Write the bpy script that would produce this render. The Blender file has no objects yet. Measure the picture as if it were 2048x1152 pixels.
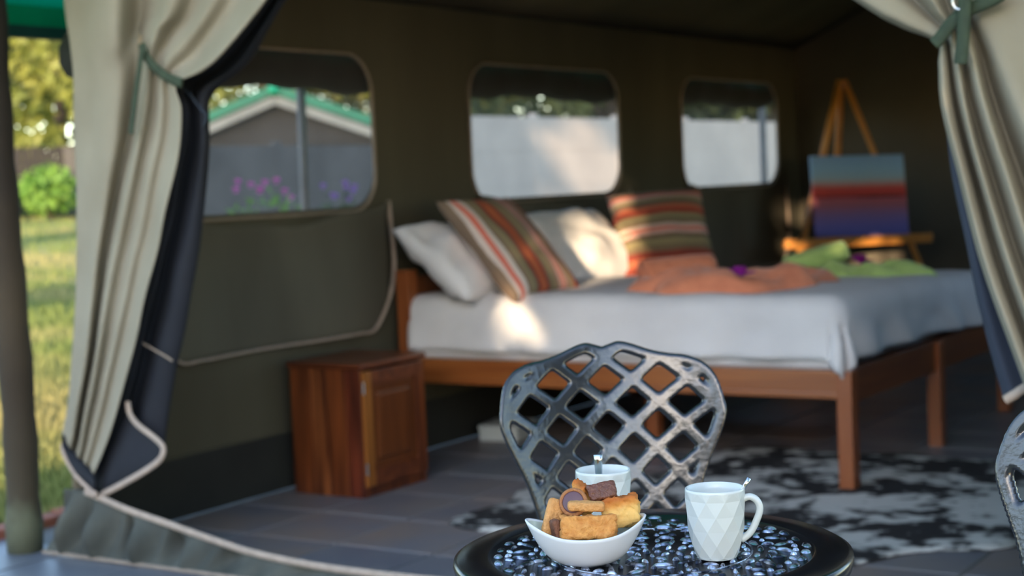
import bpy, bmesh, math, random
import numpy as np
from mathutils import Vector, Matrix, noise

random.seed(4); np.random.seed(4)
S = bpy.context.scene
COL = S.collection

# ------------------------------------------------------------------ camera
F_PX, YAW, PITCH, ROLL = 3159.5, 0.57676, 0.06693, 0.04341
CAM = np.array([0.0, 0.0, 1.25])
def cam_axes():
    d0 = np.array([-math.sin(YAW), math.cos(YAW), 0]); r0 = np.array([math.cos(YAW), math.sin(YAW), 0]); u0 = np.array([0, 0, 1.0])
    d = d0*math.cos(PITCH) - u0*math.sin(PITCH); u = u0*math.cos(PITCH) + d0*math.sin(PITCH)
    return r0*math.cos(ROLL) - u*math.sin(ROLL), u*math.cos(ROLL) + r0*math.sin(ROLL), d
RX, UX, DX = cam_axes()
cd = bpy.data.cameras.new('camera'); cam = bpy.data.objects.new('camera', cd); COL.objects.link(cam)
m = Matrix.Identity(4)
for i in range(3):
    m[i][0], m[i][1], m[i][2], m[i][3] = RX[i], UX[i], -DX[i], CAM[i]
cam.matrix_world = m
cd.sensor_width = 36.0; cd.lens = F_PX*36/2048; cd.clip_start = 0.05; cd.clip_end = 300
cd.dof.use_dof = True; cd.dof.focus_distance = 2.25; cd.dof.aperture_fstop = 4.2
S.camera = cam

# ------------------------------------------------------------------ light
SUN_DIR = Vector((-0.35, 1.0, -0.130)).normalized()         # the way the low sun travels
w = bpy.data.worlds.new('sky'); S.world = w; w.use_nodes = True
nt = w.node_tree; nt.nodes.clear()
sky = nt.nodes.new('ShaderNodeTexSky'); sky.sky_type = 'NISHITA'; sky.sun_disc = False
sky.sun_elevation = math.radians(14); sky.sun_rotation = math.radians(161); sky.air_density = 1.0; sky.dust_density = 1.1; sky.ozone_density = 1.0; sky.altitude = 900
bg = nt.nodes.new('ShaderNodeBackground'); bg.inputs[1].default_value = 0.62
out = nt.nodes.new('ShaderNodeOutputWorld'); nt.links.new(sky.outputs[0], bg.inputs[0]); nt.links.new(bg.outputs[0], out.inputs[0])
sl = bpy.data.lights.new('sun', 'SUN'); sl.energy = 9.5; sl.angle = math.radians(0.25); sl.color = (1.0, 0.74, 0.47)
sun = bpy.data.objects.new('sun', sl); COL.objects.link(sun)
sun.rotation_euler = SUN_DIR.to_track_quat('-Z', 'Y').to_euler(); sun.location = (3, -20, 6)
S.view_settings.view_transform = 'Standard'; S.view_settings.look = 'None'
S.view_settings.exposure = 0.45; S.view_settings.gamma = 1.0; S.view_settings.use_curve_mapping = False

# ------------------------------------------------------------------ helpers
def at(px, py, Y):
    q = DX + RX*(px-1024)/F_PX - UX*(py-576)/F_PX
    return CAM + q*(Y-CAM[1])/q[1]
def atz(px, py, z):
    q = DX + RX*(px-1024)/F_PX - UX*(py-576)/F_PX
    return CAM + q*(z-CAM[2])/q[2]
def atx(px, py, x):
    q = DX + RX*(px-1024)/F_PX - UX*(py-576)/F_PX
    return CAM + q*(x-CAM[0])/q[0]

def lin(c):
    return tuple(((v/255)/12.92 if v/255 <= 0.04045 else ((v/255+0.055)/1.055)**2.4) for v in c)

MATS = {}
def mat(name, c1, c2=None, scale=8, rough=0.8, bump=0.0, bscale=None, stretch=(1, 1, 1), metal=0.0, spec=0.5, coat=0.0, detail=4, contrast=(0.35, 0.65), transl=0.0, sheen=0.0, space='Object', weave=0):
    if name in MATS: return MATS[name]
    ma = bpy.data.materials.new(name); ma.use_nodes = True
    n = ma.node_tree; b = n.nodes['Principled BSDF']; L = n.links
    b.inputs['Roughness'].default_value = rough; b.inputs['Metallic'].default_value = metal
    b.inputs['Specular IOR Level'].default_value = spec; b.inputs['Coat Weight'].default_value = coat; b.inputs['Coat Roughness'].default_value = 0.08
    b.inputs['Sheen Weight'].default_value = sheen
    tc = n.nodes.new('ShaderNodeTexCoord'); mp = n.nodes.new('ShaderNodeMapping'); mp.inputs['Scale'].default_value = stretch
    L.new(tc.outputs[space], mp.inputs[0])
    tx = n.nodes.new('ShaderNodeTexNoise'); tx.inputs['Scale'].default_value = scale; tx.inputs['Detail'].default_value = detail; L.new(mp.outputs[0], tx.inputs[0])
    cr = n.nodes.new('ShaderNodeValToRGB'); cr.color_ramp.elements[0].position, cr.color_ramp.elements[1].position = contrast
    cr.color_ramp.elements[0].color = (*c1, 1); cr.color_ramp.elements[1].color = (*(c2 or tuple(v*0.85 for v in c1)), 1)
    L.new(tx.outputs[0], cr.inputs[0]); L.new(cr.outputs[0], b.inputs['Base Color'])
    if bump:
        t2 = n.nodes.new('ShaderNodeTexNoise'); t2.inputs['Scale'].default_value = bscale or scale*3; t2.inputs['Detail'].default_value = 3; L.new(mp.outputs[0], t2.inputs[0])
        bp = n.nodes.new('ShaderNodeBump'); bp.inputs['Strength'].default_value = bump; bp.inputs['Distance'].default_value = 0.01
        L.new(t2.outputs[0], bp.inputs['Height']); L.new(bp.outputs[0], b.inputs['Normal'])
    if transl:
        tr = n.nodes.new('ShaderNodeBsdfTranslucent'); L.new(cr.outputs[0], tr.inputs[0])
        mx = n.nodes.new('ShaderNodeMixShader'); mx.inputs[0].default_value = transl
        L.new(b.outputs[0], mx.inputs[1]); L.new(tr.outputs[0], mx.inputs[2]); L.new(mx.outputs[0], n.nodes['Material Output'].inputs[0])
    MATS[name] = ma
    return ma

def screen_mat(name, col, amount):
    """insect mesh: fine threads of cloth with open holes between, averaged"""
    ma = bpy.data.materials.new(name); ma.use_nodes = True; n = ma.node_tree; b = n.nodes['Principled BSDF']
    tc = n.nodes.new('ShaderNodeTexCoord'); tx = n.nodes.new('ShaderNodeTexNoise'); tx.inputs['Scale'].default_value = 6
    cr = n.nodes.new('ShaderNodeValToRGB'); cr.color_ramp.elements[0].color = (*col, 1); cr.color_ramp.elements[1].color = (*[c*0.8 for c in col], 1)
    n.links.new(tc.outputs['Object'], tx.inputs[0]); n.links.new(tx.outputs[0], cr.inputs[0]); n.links.new(cr.outputs[0], b.inputs['Base Color']); b.inputs['Roughness'].default_value = 0.9
    t = n.nodes.new('ShaderNodeBsdfTransparent'); tl = n.nodes.new('ShaderNodeBsdfTranslucent'); n.links.new(cr.outputs[0], tl.inputs[0])
    m1 = n.nodes.new('ShaderNodeMixShader'); m1.inputs[0].default_value = 0.5; n.links.new(b.outputs[0], m1.inputs[1]); n.links.new(tl.outputs[0], m1.inputs[2])
    m2 = n.nodes.new('ShaderNodeMixShader'); m2.inputs[0].default_value = amount; n.links.new(t.outputs[0], m2.inputs[1]); n.links.new(m1.outputs[0], m2.inputs[2])
    n.links.new(m2.outputs[0], n.nodes['Material Output'].inputs[0]); return ma

def ramp_mat(name, stops, axis=0, const=False, rough=0.85, noise_amt=0.0, bump=0.0, space='Object', off=0.0, mul=1.0):
    """colour bands woven or painted along one axis of the object"""
    ma = bpy.data.materials.new(name); ma.use_nodes = True; n = ma.node_tree; b = n.nodes['Principled BSDF']; L = n.links
    b.inputs['Roughness'].default_value = rough
    tc = n.nodes.new('ShaderNodeTexCoord'); sp = n.nodes.new('ShaderNodeSeparateXYZ'); L.new(tc.outputs[space], sp.inputs[0])
    ml = n.nodes.new('ShaderNodeMath'); ml.operation = 'MULTIPLY_ADD'; ml.inputs[1].default_value = mul; ml.inputs[2].default_value = off; L.new(sp.outputs[axis], ml.inputs[0])
    src = ml.outputs[0]
    if noise_amt:
        tx = n.nodes.new('ShaderNodeTexNoise'); tx.inputs['Scale'].default_value = 9; L.new(tc.outputs[space], tx.inputs[0])
        a = n.nodes.new('ShaderNodeMath'); a.operation = 'MULTIPLY_ADD'; a.inputs[1].default_value = noise_amt; L.new(tx.outputs[0], a.inputs[0]); L.new(src, a.inputs[2]); src = a.outputs[0]
    cr = n.nodes.new('ShaderNodeValToRGB'); r = cr.color_ramp
    if const: r.interpolation = 'CONSTANT'
    while len(r.elements) < len(stops): r.elements.new(0.5)
    for e, (p, c) in zip(r.elements, stops): e.position = p
    for e, (p, c) in zip(r.elements, stops): e.color = (*lin(c), 1)
    L.new(src, cr.inputs[0]); L.new(cr.outputs[0], b.inputs['Base Color'])
    if bump:
        t2 = n.nodes.new('ShaderNodeTexNoise'); t2.inputs['Scale'].default_value = 120; L.new(tc.outputs[space], t2.inputs[0])
        bp = n.nodes.new('ShaderNodeBump'); bp.inputs['Strength'].default_value = bump; bp.inputs['Distance'].default_value = 0.004; L.new(t2.outputs[0], bp.inputs['Height']); L.new(bp.outputs[0], b.inputs['Normal'])
    return ma

def wood(name, c1, c2, axis=2, rough=0.45, scale=3.0, coat=0.15):
    st = [9, 9, 9]; st[axis] = 0.7
    return mat(name, c1, c2, scale=scale, rough=rough, bump=0.12, bscale=scale*3, stretch=st, coat=coat, contrast=(0.3, 0.7), detail=6)

def link(name, me, ma=None, parent=None, smooth=False):
    o = bpy.data.objects.new(name, me); COL.objects.link(o)
    if ma is not None:
        me.materials.clear()
        for k in (ma if isinstance(ma, (list, tuple)) else [ma]): me.materials.append(k)
    if parent is not None: o.parent = parent
    if smooth:
        me.polygons.foreach_set('use_smooth', [True]*len(me.polygons))
    return o
def pyd(name, v, f, ma=None, parent=None, smooth=False):
    me = bpy.data.meshes.new(name); me.from_pydata([tuple(map(float, p)) for p in v], [], [tuple(int(i) for i in q) for q in f]); me.update()
    return link(name, me, ma, parent, smooth)
def frombm(name, bm, ma=None, parent=None, smooth=False):
    me = bpy.data.meshes.new(name); bm.normal_update(); bm.to_mesh(me); bm.free(); return link(name, me, ma, parent, smooth)
def empty(name, loc=(0, 0, 0), rz=0.0):
    o = bpy.data.objects.new(name, None); o.empty_display_size = 0.1; COL.objects.link(o); o.location = loc; o.rotation_euler = (0, 0, rz); return o
def tag(o, label, cat, group=None):
    o['label'] = label; o['category'] = cat
    if group: o['group'] = group
    return o
def struct(o, label=None):
    o['kind'] = 'structure'
    if label: o['label'] = label
    return o
def mod(o, kind, **k):
    md = o.modifiers.new(kind.lower(), kind)
    for a, v in k.items(): setattr(md, a, v)
    return md

def bm_box(bm, size, mtx=None, bevel=0.0, seg=2):
    r = bmesh.ops.create_cube(bm, size=1.0); vs = r['verts']
    bmesh.ops.scale(bm, vec=Vector(size), verts=vs)
    if bevel:
        es = list({e for v in vs for e in v.link_edges})
        q = bmesh.ops.bevel(bm, geom=es, offset=bevel, segments=seg, affect='EDGES', profile=0.6)
        vs = list({v for f in q['faces'] for v in f.verts} | {v for v in vs if v.is_valid})
    if mtx is not None: bmesh.ops.transform(bm, matrix=mtx, verts=vs)
    return vs
def box(name, lo, hi, ma, parent=None, bevel=0.003):
    bm = bmesh.new(); lo, hi = Vector(lo), Vector(hi)
    bm_box(bm, hi-lo, Matrix.Translation((lo+hi)/2), bevel)
    return frombm(name, bm, ma, parent)
def beam(name, a, b, wx, wy, ma, parent=None, bevel=0.003, up=(0, 0, 1)):
    a, b = Vector(a), Vector(b); z = (b-a); L = z.length; z.normalize()
    x = Vector(up).cross(z)
    if x.length < 1e-3: x = Vector((1, 0, 0)).cross(z)
    x.normalize(); y = z.cross(x)
    mt = Matrix((x, y, z)).transposed().to_4x4(); mt.translation = (a+b)/2
    bm = bmesh.new(); bm_box(bm, (wx, wy, L), mt, bevel); return frombm(name, bm, ma, parent)

def tube_data(path, rad, seg=8, closed=False, flat=1.0, up=None):
    P = [Vector(map(float, p)) for p in path]; n = len(P); V = []; Fc = []
    R_ = rad if hasattr(rad, '__len__') else [rad]*n
    prev = None
    for i, p in enumerate(P):
        t = (P[(i+1) % n]-P[i-1]) if closed else (P[min(i+1, n-1)]-P[max(i-1, 0)])
        t.normalize()
        if prev is None:
            g = Vector(up) if up else (Vector((0, 0, 1)) if abs(t.z) < 0.9 else Vector((1, 0, 0)))
        else: g = prev
        x = (g - t*g.dot(t)); x.normalize(); prev = x; y = t.cross(x)
        for k in range(seg):
            a = 2*math.pi*k/seg; V.append(p + (x*math.cos(a) + y*math.sin(a)*flat)*R_[i])
    for i in range(n if closed else n-1):
        j = (i+1) % n
        for k in range(seg):
            Fc.append((i*seg+k, i*seg+(k+1) % seg, j*seg+(k+1) % seg, j*seg+k))
    if not closed:
        Fc.append(tuple(range(seg))[::-1]); Fc.append(tuple((n-1)*seg+k for k in range(seg)))
    return V, Fc
def tube(name, path, rad, ma, parent=None, seg=8, closed=False, flat=1.0, up=None):
    V, Fc = tube_data(path, rad, seg, closed, flat, up); return pyd(name, V, Fc, ma, parent, True)
def lathe_data(prof, seg=32):
    V = []; Fc = []
    for r, z in prof:
        for k in range(seg):
            a = 2*math.pi*k/seg; V.append((r*math.cos(a), r*math.sin(a), z))
    for i in range(len(prof)-1):
        for k in range(seg):
            Fc.append((i*seg+k, i*seg+(k+1) % seg, (i+1)*seg+(k+1) % seg, (i+1)*seg+k))
    return V, Fc
def catmull(pts, n):
    """resample control rows (k,3) smoothly to n samples"""
    P = np.asarray(pts, float); k = len(P); t = np.linspace(0, k-1, n); i = np.clip(t.astype(int), 0, k-2); f = (t-i)[:, None]
    p0 = P[np.maximum(i-1, 0)]; p1 = P[i]; p2 = P[i+1]; p3 = P[np.minimum(i+2, k-1)]
    return 0.5*((2*p1) + (-p0+p2)*f + (2*p0-5*p1+4*p2-p3)*f*f + (-p0+3*p1-3*p2+p3)*f**3)
def surf(name, lines, nu, nv, ma, parent=None, thick=0.0, wob=0.0, freq=3.0):
    """cloth through control lines (each a list of 3D points, same length)"""
    A = np.array([catmull(l, nv) for l in lines])              # lines x nv x 3
    B = np.array([catmull(A[:, j], nu) for j in range(nv)])    # nv x nu x 3
    if wob:
        for j in range(nv):
            for i in range(nu):
                p = B[j, i]; B[j, i, 1] += wob*noise.noise(Vector((p[0]*freq*2, 1.7, p[2]*freq)))
    V = B.reshape(-1, 3); Fc = [(j*nu+i, j*nu+i+1, (j+1)*nu+i+1, (j+1)*nu+i) for j in range(nv-1) for i in range(nu-1)]
    o = pyd(name, V, Fc, ma, parent, True)
    if thick: mod(o, 'SOLIDIFY', thickness=thick, offset=0)
    return o
def fill2d(name, outer, holes, ma, parent, frame, thick=0.0):
    """flat sheet with holes: 2D outlines carried into 3D by frame(u, v)"""
    cu = bpy.data.curves.new(name, 'CURVE'); cu.dimensions = '2D'; cu.fill_mode = 'BOTH'
    for lo in [outer]+holes:
        sp = cu.splines.new('POLY'); sp.points.add(len(lo)-1); sp.use_cyclic_u = True
        for q, p in zip(sp.points, lo): q.co = (p[0], p[1], 0, 1)
    t = bpy.data.objects.new('tmp', cu); COL.objects.link(t)
    dg = bpy.context.evaluated_depsgraph_get(); me = bpy.data.meshes.new_from_object(t.evaluated_get(dg))
    bpy.data.objects.remove(t)
    for v in me.vertices: v.co = Vector(map(float, frame(v.co.x, v.co.y)))
    me.name = name; o = link(name, me, ma, parent)
    if thick: mod(o, 'SOLIDIFY', thickness=thick, offset=0)
    return o
def rrect(u0, v0, u1, v1, r, n=8, corners=(1, 1, 1, 1)):
    pts = []
    for (cx, cy, a0, on) in ((u1-r, v1-r, 0, corners[0]), (u0+r, v1-r, 90, corners[1]), (u0+r, v0+r, 180, corners[2]), (u1-r, v0+r, 270, corners[3])):
        if on:
            for k in range(n+1):
                a = math.radians(a0+90*k/n); pts.append((cx+r*math.cos(a), cy+r*math.sin(a)))
        else:
            a = math.radians(a0+45); pts.append((cx+r*np.sign(math.cos(a)), cy+r*np.sign(math.sin(a))))
    return pts
def leaves(n, pos, size, jitter=0.4, up=0.0):
    """n separate leaves at pos(i) -> (x,y,z); each a small bent diamond"""
    V = []; Fc = []
    for i in range(n):
        c = Vector(pos(i)); a = Vector((random.gauss(0, 1), random.gauss(0, 1), random.gauss(0, 1)+up)).normalized()
        b = a.cross(Vector((random.gauss(0, 1), random.gauss(0, 1), random.gauss(0, 1)))).normalized(); s = size*(1+jitter*random.uniform(-1, 1))
        nn = a.cross(b)*s*0.12; k = len(V)
        V += [c-a*s*0.5, c+b*s*0.27+nn, c+a*s*0.5, c-b*s*0.27+nn]; Fc += [(k, k+1, k+2), (k, k+2, k+3)]
    return V, Fc

# ------------------------------------------------------------------ materials
KHAKI = mat('khaki_canvas', (0.325, 0.288, 0.218), (0.27, 0.235, 0.172), scale=3, rough=0.92, bump=0.05, bscale=60, transl=0.05)
INNER = mat('olive_canvas', (0.085, 0.076, 0.048), (0.066, 0.058, 0.036), scale=2.2, rough=0.95, bump=0.25, bscale=5, stretch=(1, 1, 0.25))
ROOFC = mat('roof_canvas', (0.14, 0.115, 0.06), (0.10, 0.085, 0.045), scale=1.5, rough=0.95, bump=0.2, bscale=4)
FLAP = mat('flap_canvas', (0.105, 0.097, 0.070), (0.08, 0.073, 0.052), scale=2.5, rough=0.95, bump=0.25, bscale=4, stretch=(1, 1, 0.3))
MUD = mat('mud_canvas', (0.022, 0.022, 0.018), (0.014, 0.014, 0.012), scale=3, rough=0.9, bump=0.2, bscale=6)
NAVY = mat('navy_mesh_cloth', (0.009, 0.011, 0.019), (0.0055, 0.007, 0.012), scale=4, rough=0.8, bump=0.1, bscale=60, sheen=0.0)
TRIM = mat('beige_zip_tape', (0.42, 0.33, 0.27), (0.34, 0.27, 0.22), scale=30, rough=0.8)
TRIM2 = mat('faded_zip_tape', (0.30, 0.235, 0.185), (0.24, 0.19, 0.15), scale=30, rough=0.85)
STRAP = mat('green_webbing', (0.035, 0.055, 0.03), (0.025, 0.04, 0.022), scale=40, rough=0.8)
SILL = mat('grey_green_sill_cloth', (0.085, 0.088, 0.074), (0.040, 0.043, 0.036), scale=5, rough=0.85, bump=0.2, bscale=14)
DARKWOOD = wood('red_brown_wood', (0.035, 0.007, 0.003), (0.19, 0.050, 0.013), 2, 0.35)
DARKWOODX = wood('red_brown_wood_x', (0.06, 0.014, 0.005), (0.17, 0.045, 0.014), 0, 0.35)
PANELWOOD = wood('panel_wood', (0.075, 0.019, 0.005), (0.14, 0.04, 0.009), 2, 0.33)
BEDWOOD = wood('bed_wood', (0.20, 0.055, 0.014), (0.30, 0.10, 0.026), 0, 0.35)
BEDWOODZ = wood('bed_wood_z', (0.21, 0.055, 0.016), (0.28, 0.085, 0.025), 2, 0.35)
BEDWOODY = wood('bed_wood_y', (0.12, 0.033, 0.01), (0.18, 0.055, 0.016), 1, 0.4)
EASELW = wood('easel_pine', (0.55, 0.20, 0.025), (0.66, 0.28, 0.045), 2, 0.4)
LINEN = mat('white_linen', (0.66, 0.66, 0.68), (0.58, 0.58, 0.60), scale=3, rough=0.9, bump=0.12, bscale=9)
PILLOWC = mat('white_pillowcase', (0.70, 0.69, 0.69), (0.60, 0.59, 0.59), scale=4, rough=0.9, bump=0.9, bscale=10)
IRON = mat('black_cast_metal', (0.012, 0.013, 0.017), (0.020, 0.021, 0.026), scale=14, rough=0.20, bump=0.10, bscale=70, spec=0.7, coat=0.3)
GLOSSBLK = mat('black_gloss_paint', (0.005, 0.005, 0.006), (0.008, 0.008, 0.010), scale=10, rough=0.22, spec=0.35)
STEEL = mat('spoon_steel', (0.75, 0.76, 0.80), (0.7, 0.71, 0.75), scale=20, rough=0.18, metal=1.0)
MUGM = mat('pale_grey_glaze', (0.61, 0.64, 0.61), (0.56, 0.59, 0.565), scale=6, rough=0.22, spec=0.5)
BOWLW = mat('white_porcelain', (0.72, 0.73, 0.76), (0.68, 0.69, 0.72), scale=6, rough=0.2)
BOWLIN = mat('grey_green_glaze', (0.46, 0.52, 0.46), (0.40, 0.46, 0.41), scale=10, rough=0.25)

# ------------------------------------------------------------------ tent shell
WX, Y0, Y1, XR, EZ = -4.445, 3.84, 10.67, -0.52, 2.115
RIDX = (WX+XR)/2; RIDZ = EZ + 0.452*(RIDX-WX)

# floor: slab (grout level) + slate tiles
fl = box('floor', (-4.84, 1.3, -0.16), (1.0, Y1+0.15, -0.006), mat('grout', (0.17, 0.165, 0.16), (0.12, 0.12, 0.12), scale=6, rough=0.95), None, 0)
struct(fl, 'grey blue slate tiled floor of tent and veranda')
tile_m = [mat('slate_%d' % k, a, b, scale=2.6, rough=rg, bump=0.25, bscale=9, detail=6, contrast=(0.35, 0.7)) for k, (a, b, rg) in enumerate((
    ((0.14, 0.148, 0.178), (0.19, 0.175, 0.175), 0.42), ((0.16, 0.163, 0.19), (0.23, 0.18, 0.155), 0.45),
    ((0.12, 0.13, 0.162), (0.18, 0.188, 0.205), 0.40), ((0.20, 0.165, 0.15), (0.135, 0.145, 0.18), 0.45)))]
P_ = 0.42
tile_me = []
for k in range(4):
    bm = bmesh.new(); bm_box(bm, (P_-0.012, P_-0.012, 0.012), None, 0.003, 1)
    me = bpy.data.meshes.new('tile'); bm.to_mesh(me); bm.free(); me.materials.append(tile_m[k]); tile_me.append(me)
x = -3.57 - 4*P_
while x < 0.6:
    y = 4.27 - 7*P_
    while y < Y1 - 0.2:
        veranda = y < Y0-0.1
        if (x > WX-0.05 or veranda) and (veranda or x < XR-0.3):
            cx, cy = x+P_/2, y+P_/2
            if veranda and x < -4.85: y += P_; continue
            if not veranda and x < WX: pass
            o = bpy.data.objects.new('tile', random.choice(tile_me)); COL.objects.link(o); o.parent = fl
            o.location = (cx, cy, -0.006+random.uniform(-0.0012, 0.0012)); o.rotation_euler = (0, 0, random.choice((0, 1, 2, 3))*math.pi/2)
        y += P_
    x += P_

# long wall with three windows
WIN = [(4.22, 5.72), (6.50, 8.02), (8.82, 10.29)]
Zt, Zb = 1.85, 1.17
Lw = lambda u, v: (WX, u, v)
wl = fill2d('wall_left', [(4.10, 0), (Y1, 0), (Y1, EZ), (4.10, EZ)], [rrect(a, Zb, b, Zt, 0.17, 8) for a, b in WIN], INNER, None, Lw, 0.004)
struct(wl, 'dark olive canvas side wall with three mesh windows')
cor = lambda y, z: (WX + 0.115*z*max(0, min(1, (4.10-y)/(4.10-Y0))), y, z)
g = [[cor(y, z) for z in np.linspace(0, EZ, 8)] for y in np.linspace(4.10, Y0, 5)]
surf('corner_panel', g, 6, 8, KHAKI, wl, 0.004)
o = box('mud_flap', (WX+0.004, 3.95, 0.0), (WX+0.012, Y1, 0.235), MUD, wl, 0)
tube('seam', [(WX+0.008, y, 0.235+0.004*math.sin(y*3)) for y in np.linspace(3.95, Y1, 30)], 0.005, INNER, wl, 6)
scr = screen_mat('window_mesh', (0.16, 0.15, 0.16), 0.36)
for k, (a, b) in enumerate(WIN):
    r = struct(empty('window_%d' % (k+1), (WX, (a+b)/2, Zb)), 'rounded tent window with mesh screen, ' + ('behind the wooden cabinet', 'above the striped cushions', 'nearest the painting')[k])
    off = np.array([WX, (a+b)/2, Zb])
    L2 = lambda u, v, dx=0.0: (dx, u-off[1], v-off[2])
    fill2d('mesh_screen', rrect(a-0.01, Zb-0.01, b+0.01, Zt+0.01, 0.18, 8), [], scr, r, lambda u, v: L2(u, v, -0.006))
    pth = [L2(u, v, 0.008) for u, v in rrect(a, Zb-0.02, b, Zt, 0.17, 8)]
    tube('zip_trim', pth, 0.011, TRIM2, r, 6, True, 0.6)
    # hanging flap, zipped open and dropped inside
    fa, fb = a+0.03, b+0.055
    sag = (0.075, 0.06, 0.055)[k]
    lines = []
    for u in np.linspace(0, 1, 13):
        yy = fa + (fb-fa)*u; e = min(u, 1-u)*(fb-fa)
        bot = 0.605 + (max(0, 0.17-e)**2)/0.17*0.9
        top = 1.185 - sag*(1-abs(2*u-1)**1.6) + 0.008*math.sin(u*19+k)
        lines.append([L2(yy, bot + (top-bot)*t, 0.028 + 0.016*math.sin(u*11+k*2)*(0.3+0.7*(1-t)) + 0.02*(t > 0.97)) for t in np.linspace(0, 1, 7)])
    fo = surf('window_flap', lines, 49, 15, FLAP, r, 0.003)
    edge = [L2(fb, 1.19, 0.034)] + [(p[0]+0.007, p[1], p[2]) for p in [l[0] for l in lines][::-1]]
    edge = [edge[0], L2(fb+0.004, 1.05, 0.04), L2(fb+0.006, 0.9, 0.045)] + edge[1:] + [L2(fa-0.004, 0.95, 0.045), L2(fa, 1.15, 0.036)]
    tube('flap_trim', catmull(edge, 80), 0.0125, TRIM if k == 0 else TRIM2, fo, 8, False, 0.5)
    # rolled canvas awning tied up outside along the top of the window
    rp = [L2(yy, Zt-0.062-0.012*math.sin((yy-a)*5+k), -0.11) for yy in np.linspace(a-0.12, b+0.12, 24)]
    tube('rolled_awning', rp, [0.096+0.008*math.sin(i*1.3) for i in range(24)], MUD, r, 10)

# back wall, right wall, ceiling, front wall with doorway
o = fill2d('wall_back', [(WX, 0), (XR, 0), (XR, EZ), (RIDX, RIDZ), (WX, EZ)], [], mat('back_canvas', (0.115, 0.10, 0.075), (0.095, 0.082, 0.06), scale=2, rough=0.95, bump=0.2, bscale=4), None, lambda u, v: (u, Y1, v), 0.004); struct(o, 'dark brown canvas end wall behind the easel')
o = fill2d('wall_right', [(Y0, 0), (Y1, 0), (Y1, EZ), (Y0, EZ)], [rrect(a, Zb, b, Zt, 0.17, 8) for a, b in WIN], INNER, None, lambda u, v: (XR, u, v), 0.004); struct(o, 'canvas wall on the far right of the tent, window openings added for daylight')  # unseen openings added so daylight reaches the bed and easel
V = []; Fc = []
NU, NV = 24, 30
for j in range(NV+1):
    for i in range(NU+1):
        xx = WX + (XR-WX)*i/NU; yy = Y0 + (Y1-Y0)*j/NV; zz = EZ + (RIDZ-EZ)*(1-abs(2*i/NU-1)); sg = 0.05*math.sin(math.pi*min(i, NU-i)/(NU/2))*abs(math.sin(math.pi*(j/NV)*3))
        V.append((xx, yy, zz-sg))
Fc = [(j*(NU+1)+i, j*(NU+1)+i+1, (j+1)*(NU+1)+i+1, (j+1)*(NU+1)+i) for j in range(NV) for i in range(NU)]
ce = struct(pyd('ceiling', V, Fc, ROOFC, None, True), 'sagging olive canvas tent ceiling'); mod(ce, 'SOLIDIFY', thickness=0.004)
tube('eave_seam', [(WX+0.006, y, EZ-0.004) for y in np.linspace(Y0, Y1, 12)], 0.010, MUD, ce, 6)
tube('gable_seam', [(WX, Y1-0.008, EZ), (RIDX, Y1-0.008, RIDZ), (XR, Y1-0.008, EZ)], 0.012, MUD, ce, 6)
wf = fill2d('wall_front', [(WX, EZ), (WX+0.22, 1.9), (-4.02, 1.9), (-3.95, 2.0), (-2.48, 2.30), (-1.0, 2.0), (-0.95, 0), (XR, 0), (XR, EZ), (RIDX, RIDZ)], [], KHAKI, None, lambda u, v: (u, Y0+0.06, v), 0.004)
struct(wf, 'khaki canvas front wall above the tent doorway')

# green shade roof over the tent, seen at the upper left
cr_ = tag(empty('shade_roof', (-5.0, 4.3, 0)), 'green sheet roof edge above the lawn, left of the khaki curtain', 'roof')
GREENR = mat('green_roof_sheet', (0.0, 0.36, 0.17), (0.0, 0.31, 0.145), scale=3, rough=0.6, bump=0.1, bscale=10, transl=0.55)
GREENB = mat('dark_green_steel', (0.006, 0.035, 0.03), (0.01, 0.045, 0.04), scale=5, rough=0.5)
V = []; Fc = []
ny = 36
def rz(x): return 2.035 + 0.47*(min(x, RIDX*2-(x))-(-5.05)) if x < RIDX else 2.035 + 0.47*((2*RIDX-x)-(-5.05))
for i, xx in enumerate(np.linspace(-5.05, 2*RIDX+5.05, 40)):
    for j in range(ny+1):
        V.append((xx+5.0, 2.75-4.3+8.4*j/ny, rz(xx)+0.008*math.sin(i*1.6)))
Fc = [(i*(ny+1)+j, (i+1)*(ny+1)+j, (i+1)*(ny+1)+j+1, i*(ny+1)+j+1) for i in range(39) for j in range(ny)]
pyd('roof_sheet', V, Fc, GREENR, cr_, True)
box('gutter_beam', (-0.05, -1.6, 1.902), (0.0, 6.8, 1.95), GREENB, cr_)
box('fascia_board', (-0.075, -1.6, 1.955), (-0.05, 6.8, 2.14), mat('green_fascia', (0.0, 0.36, 0.20), (0.0, 0.31, 0.17), scale=4, rough=0.5, transl=0.5), cr_)
PIPE = mat('grey_pipe', (0.22, 0.20, 0.20), (0.17, 0.15, 0.15), scale=8, rough=0.6)
tube('roof_post', [(0.0, 1.56, 0), (0.0, 1.58, 1.0), (0.0, 1.60, 1.95)], 0.022, PIPE, cr_, 10)
tube('roof_post', [(0.0, 7.02, 0), (0.0, 7.02, 1.95)], 0.028, PIPE, cr_, 10)
tube('roof_post', [(2*(RIDX+5), -1.45, 0), (2*(RIDX+5), -1.45, 1.98)], 0.03, PIPE, cr_, 10)
beam('cross_beam', (0.1, -1.4, 2.05), (RIDX+5, -1.4, 3.2), 0.05, 0.08, GREENB, cr_)
beam('cross_beam', (RIDX+5, -1.4, 3.2), (2*(RIDX+5)-0.1, -1.4, 2.05), 0.05, 0.08, GREENB, cr_)

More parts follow.
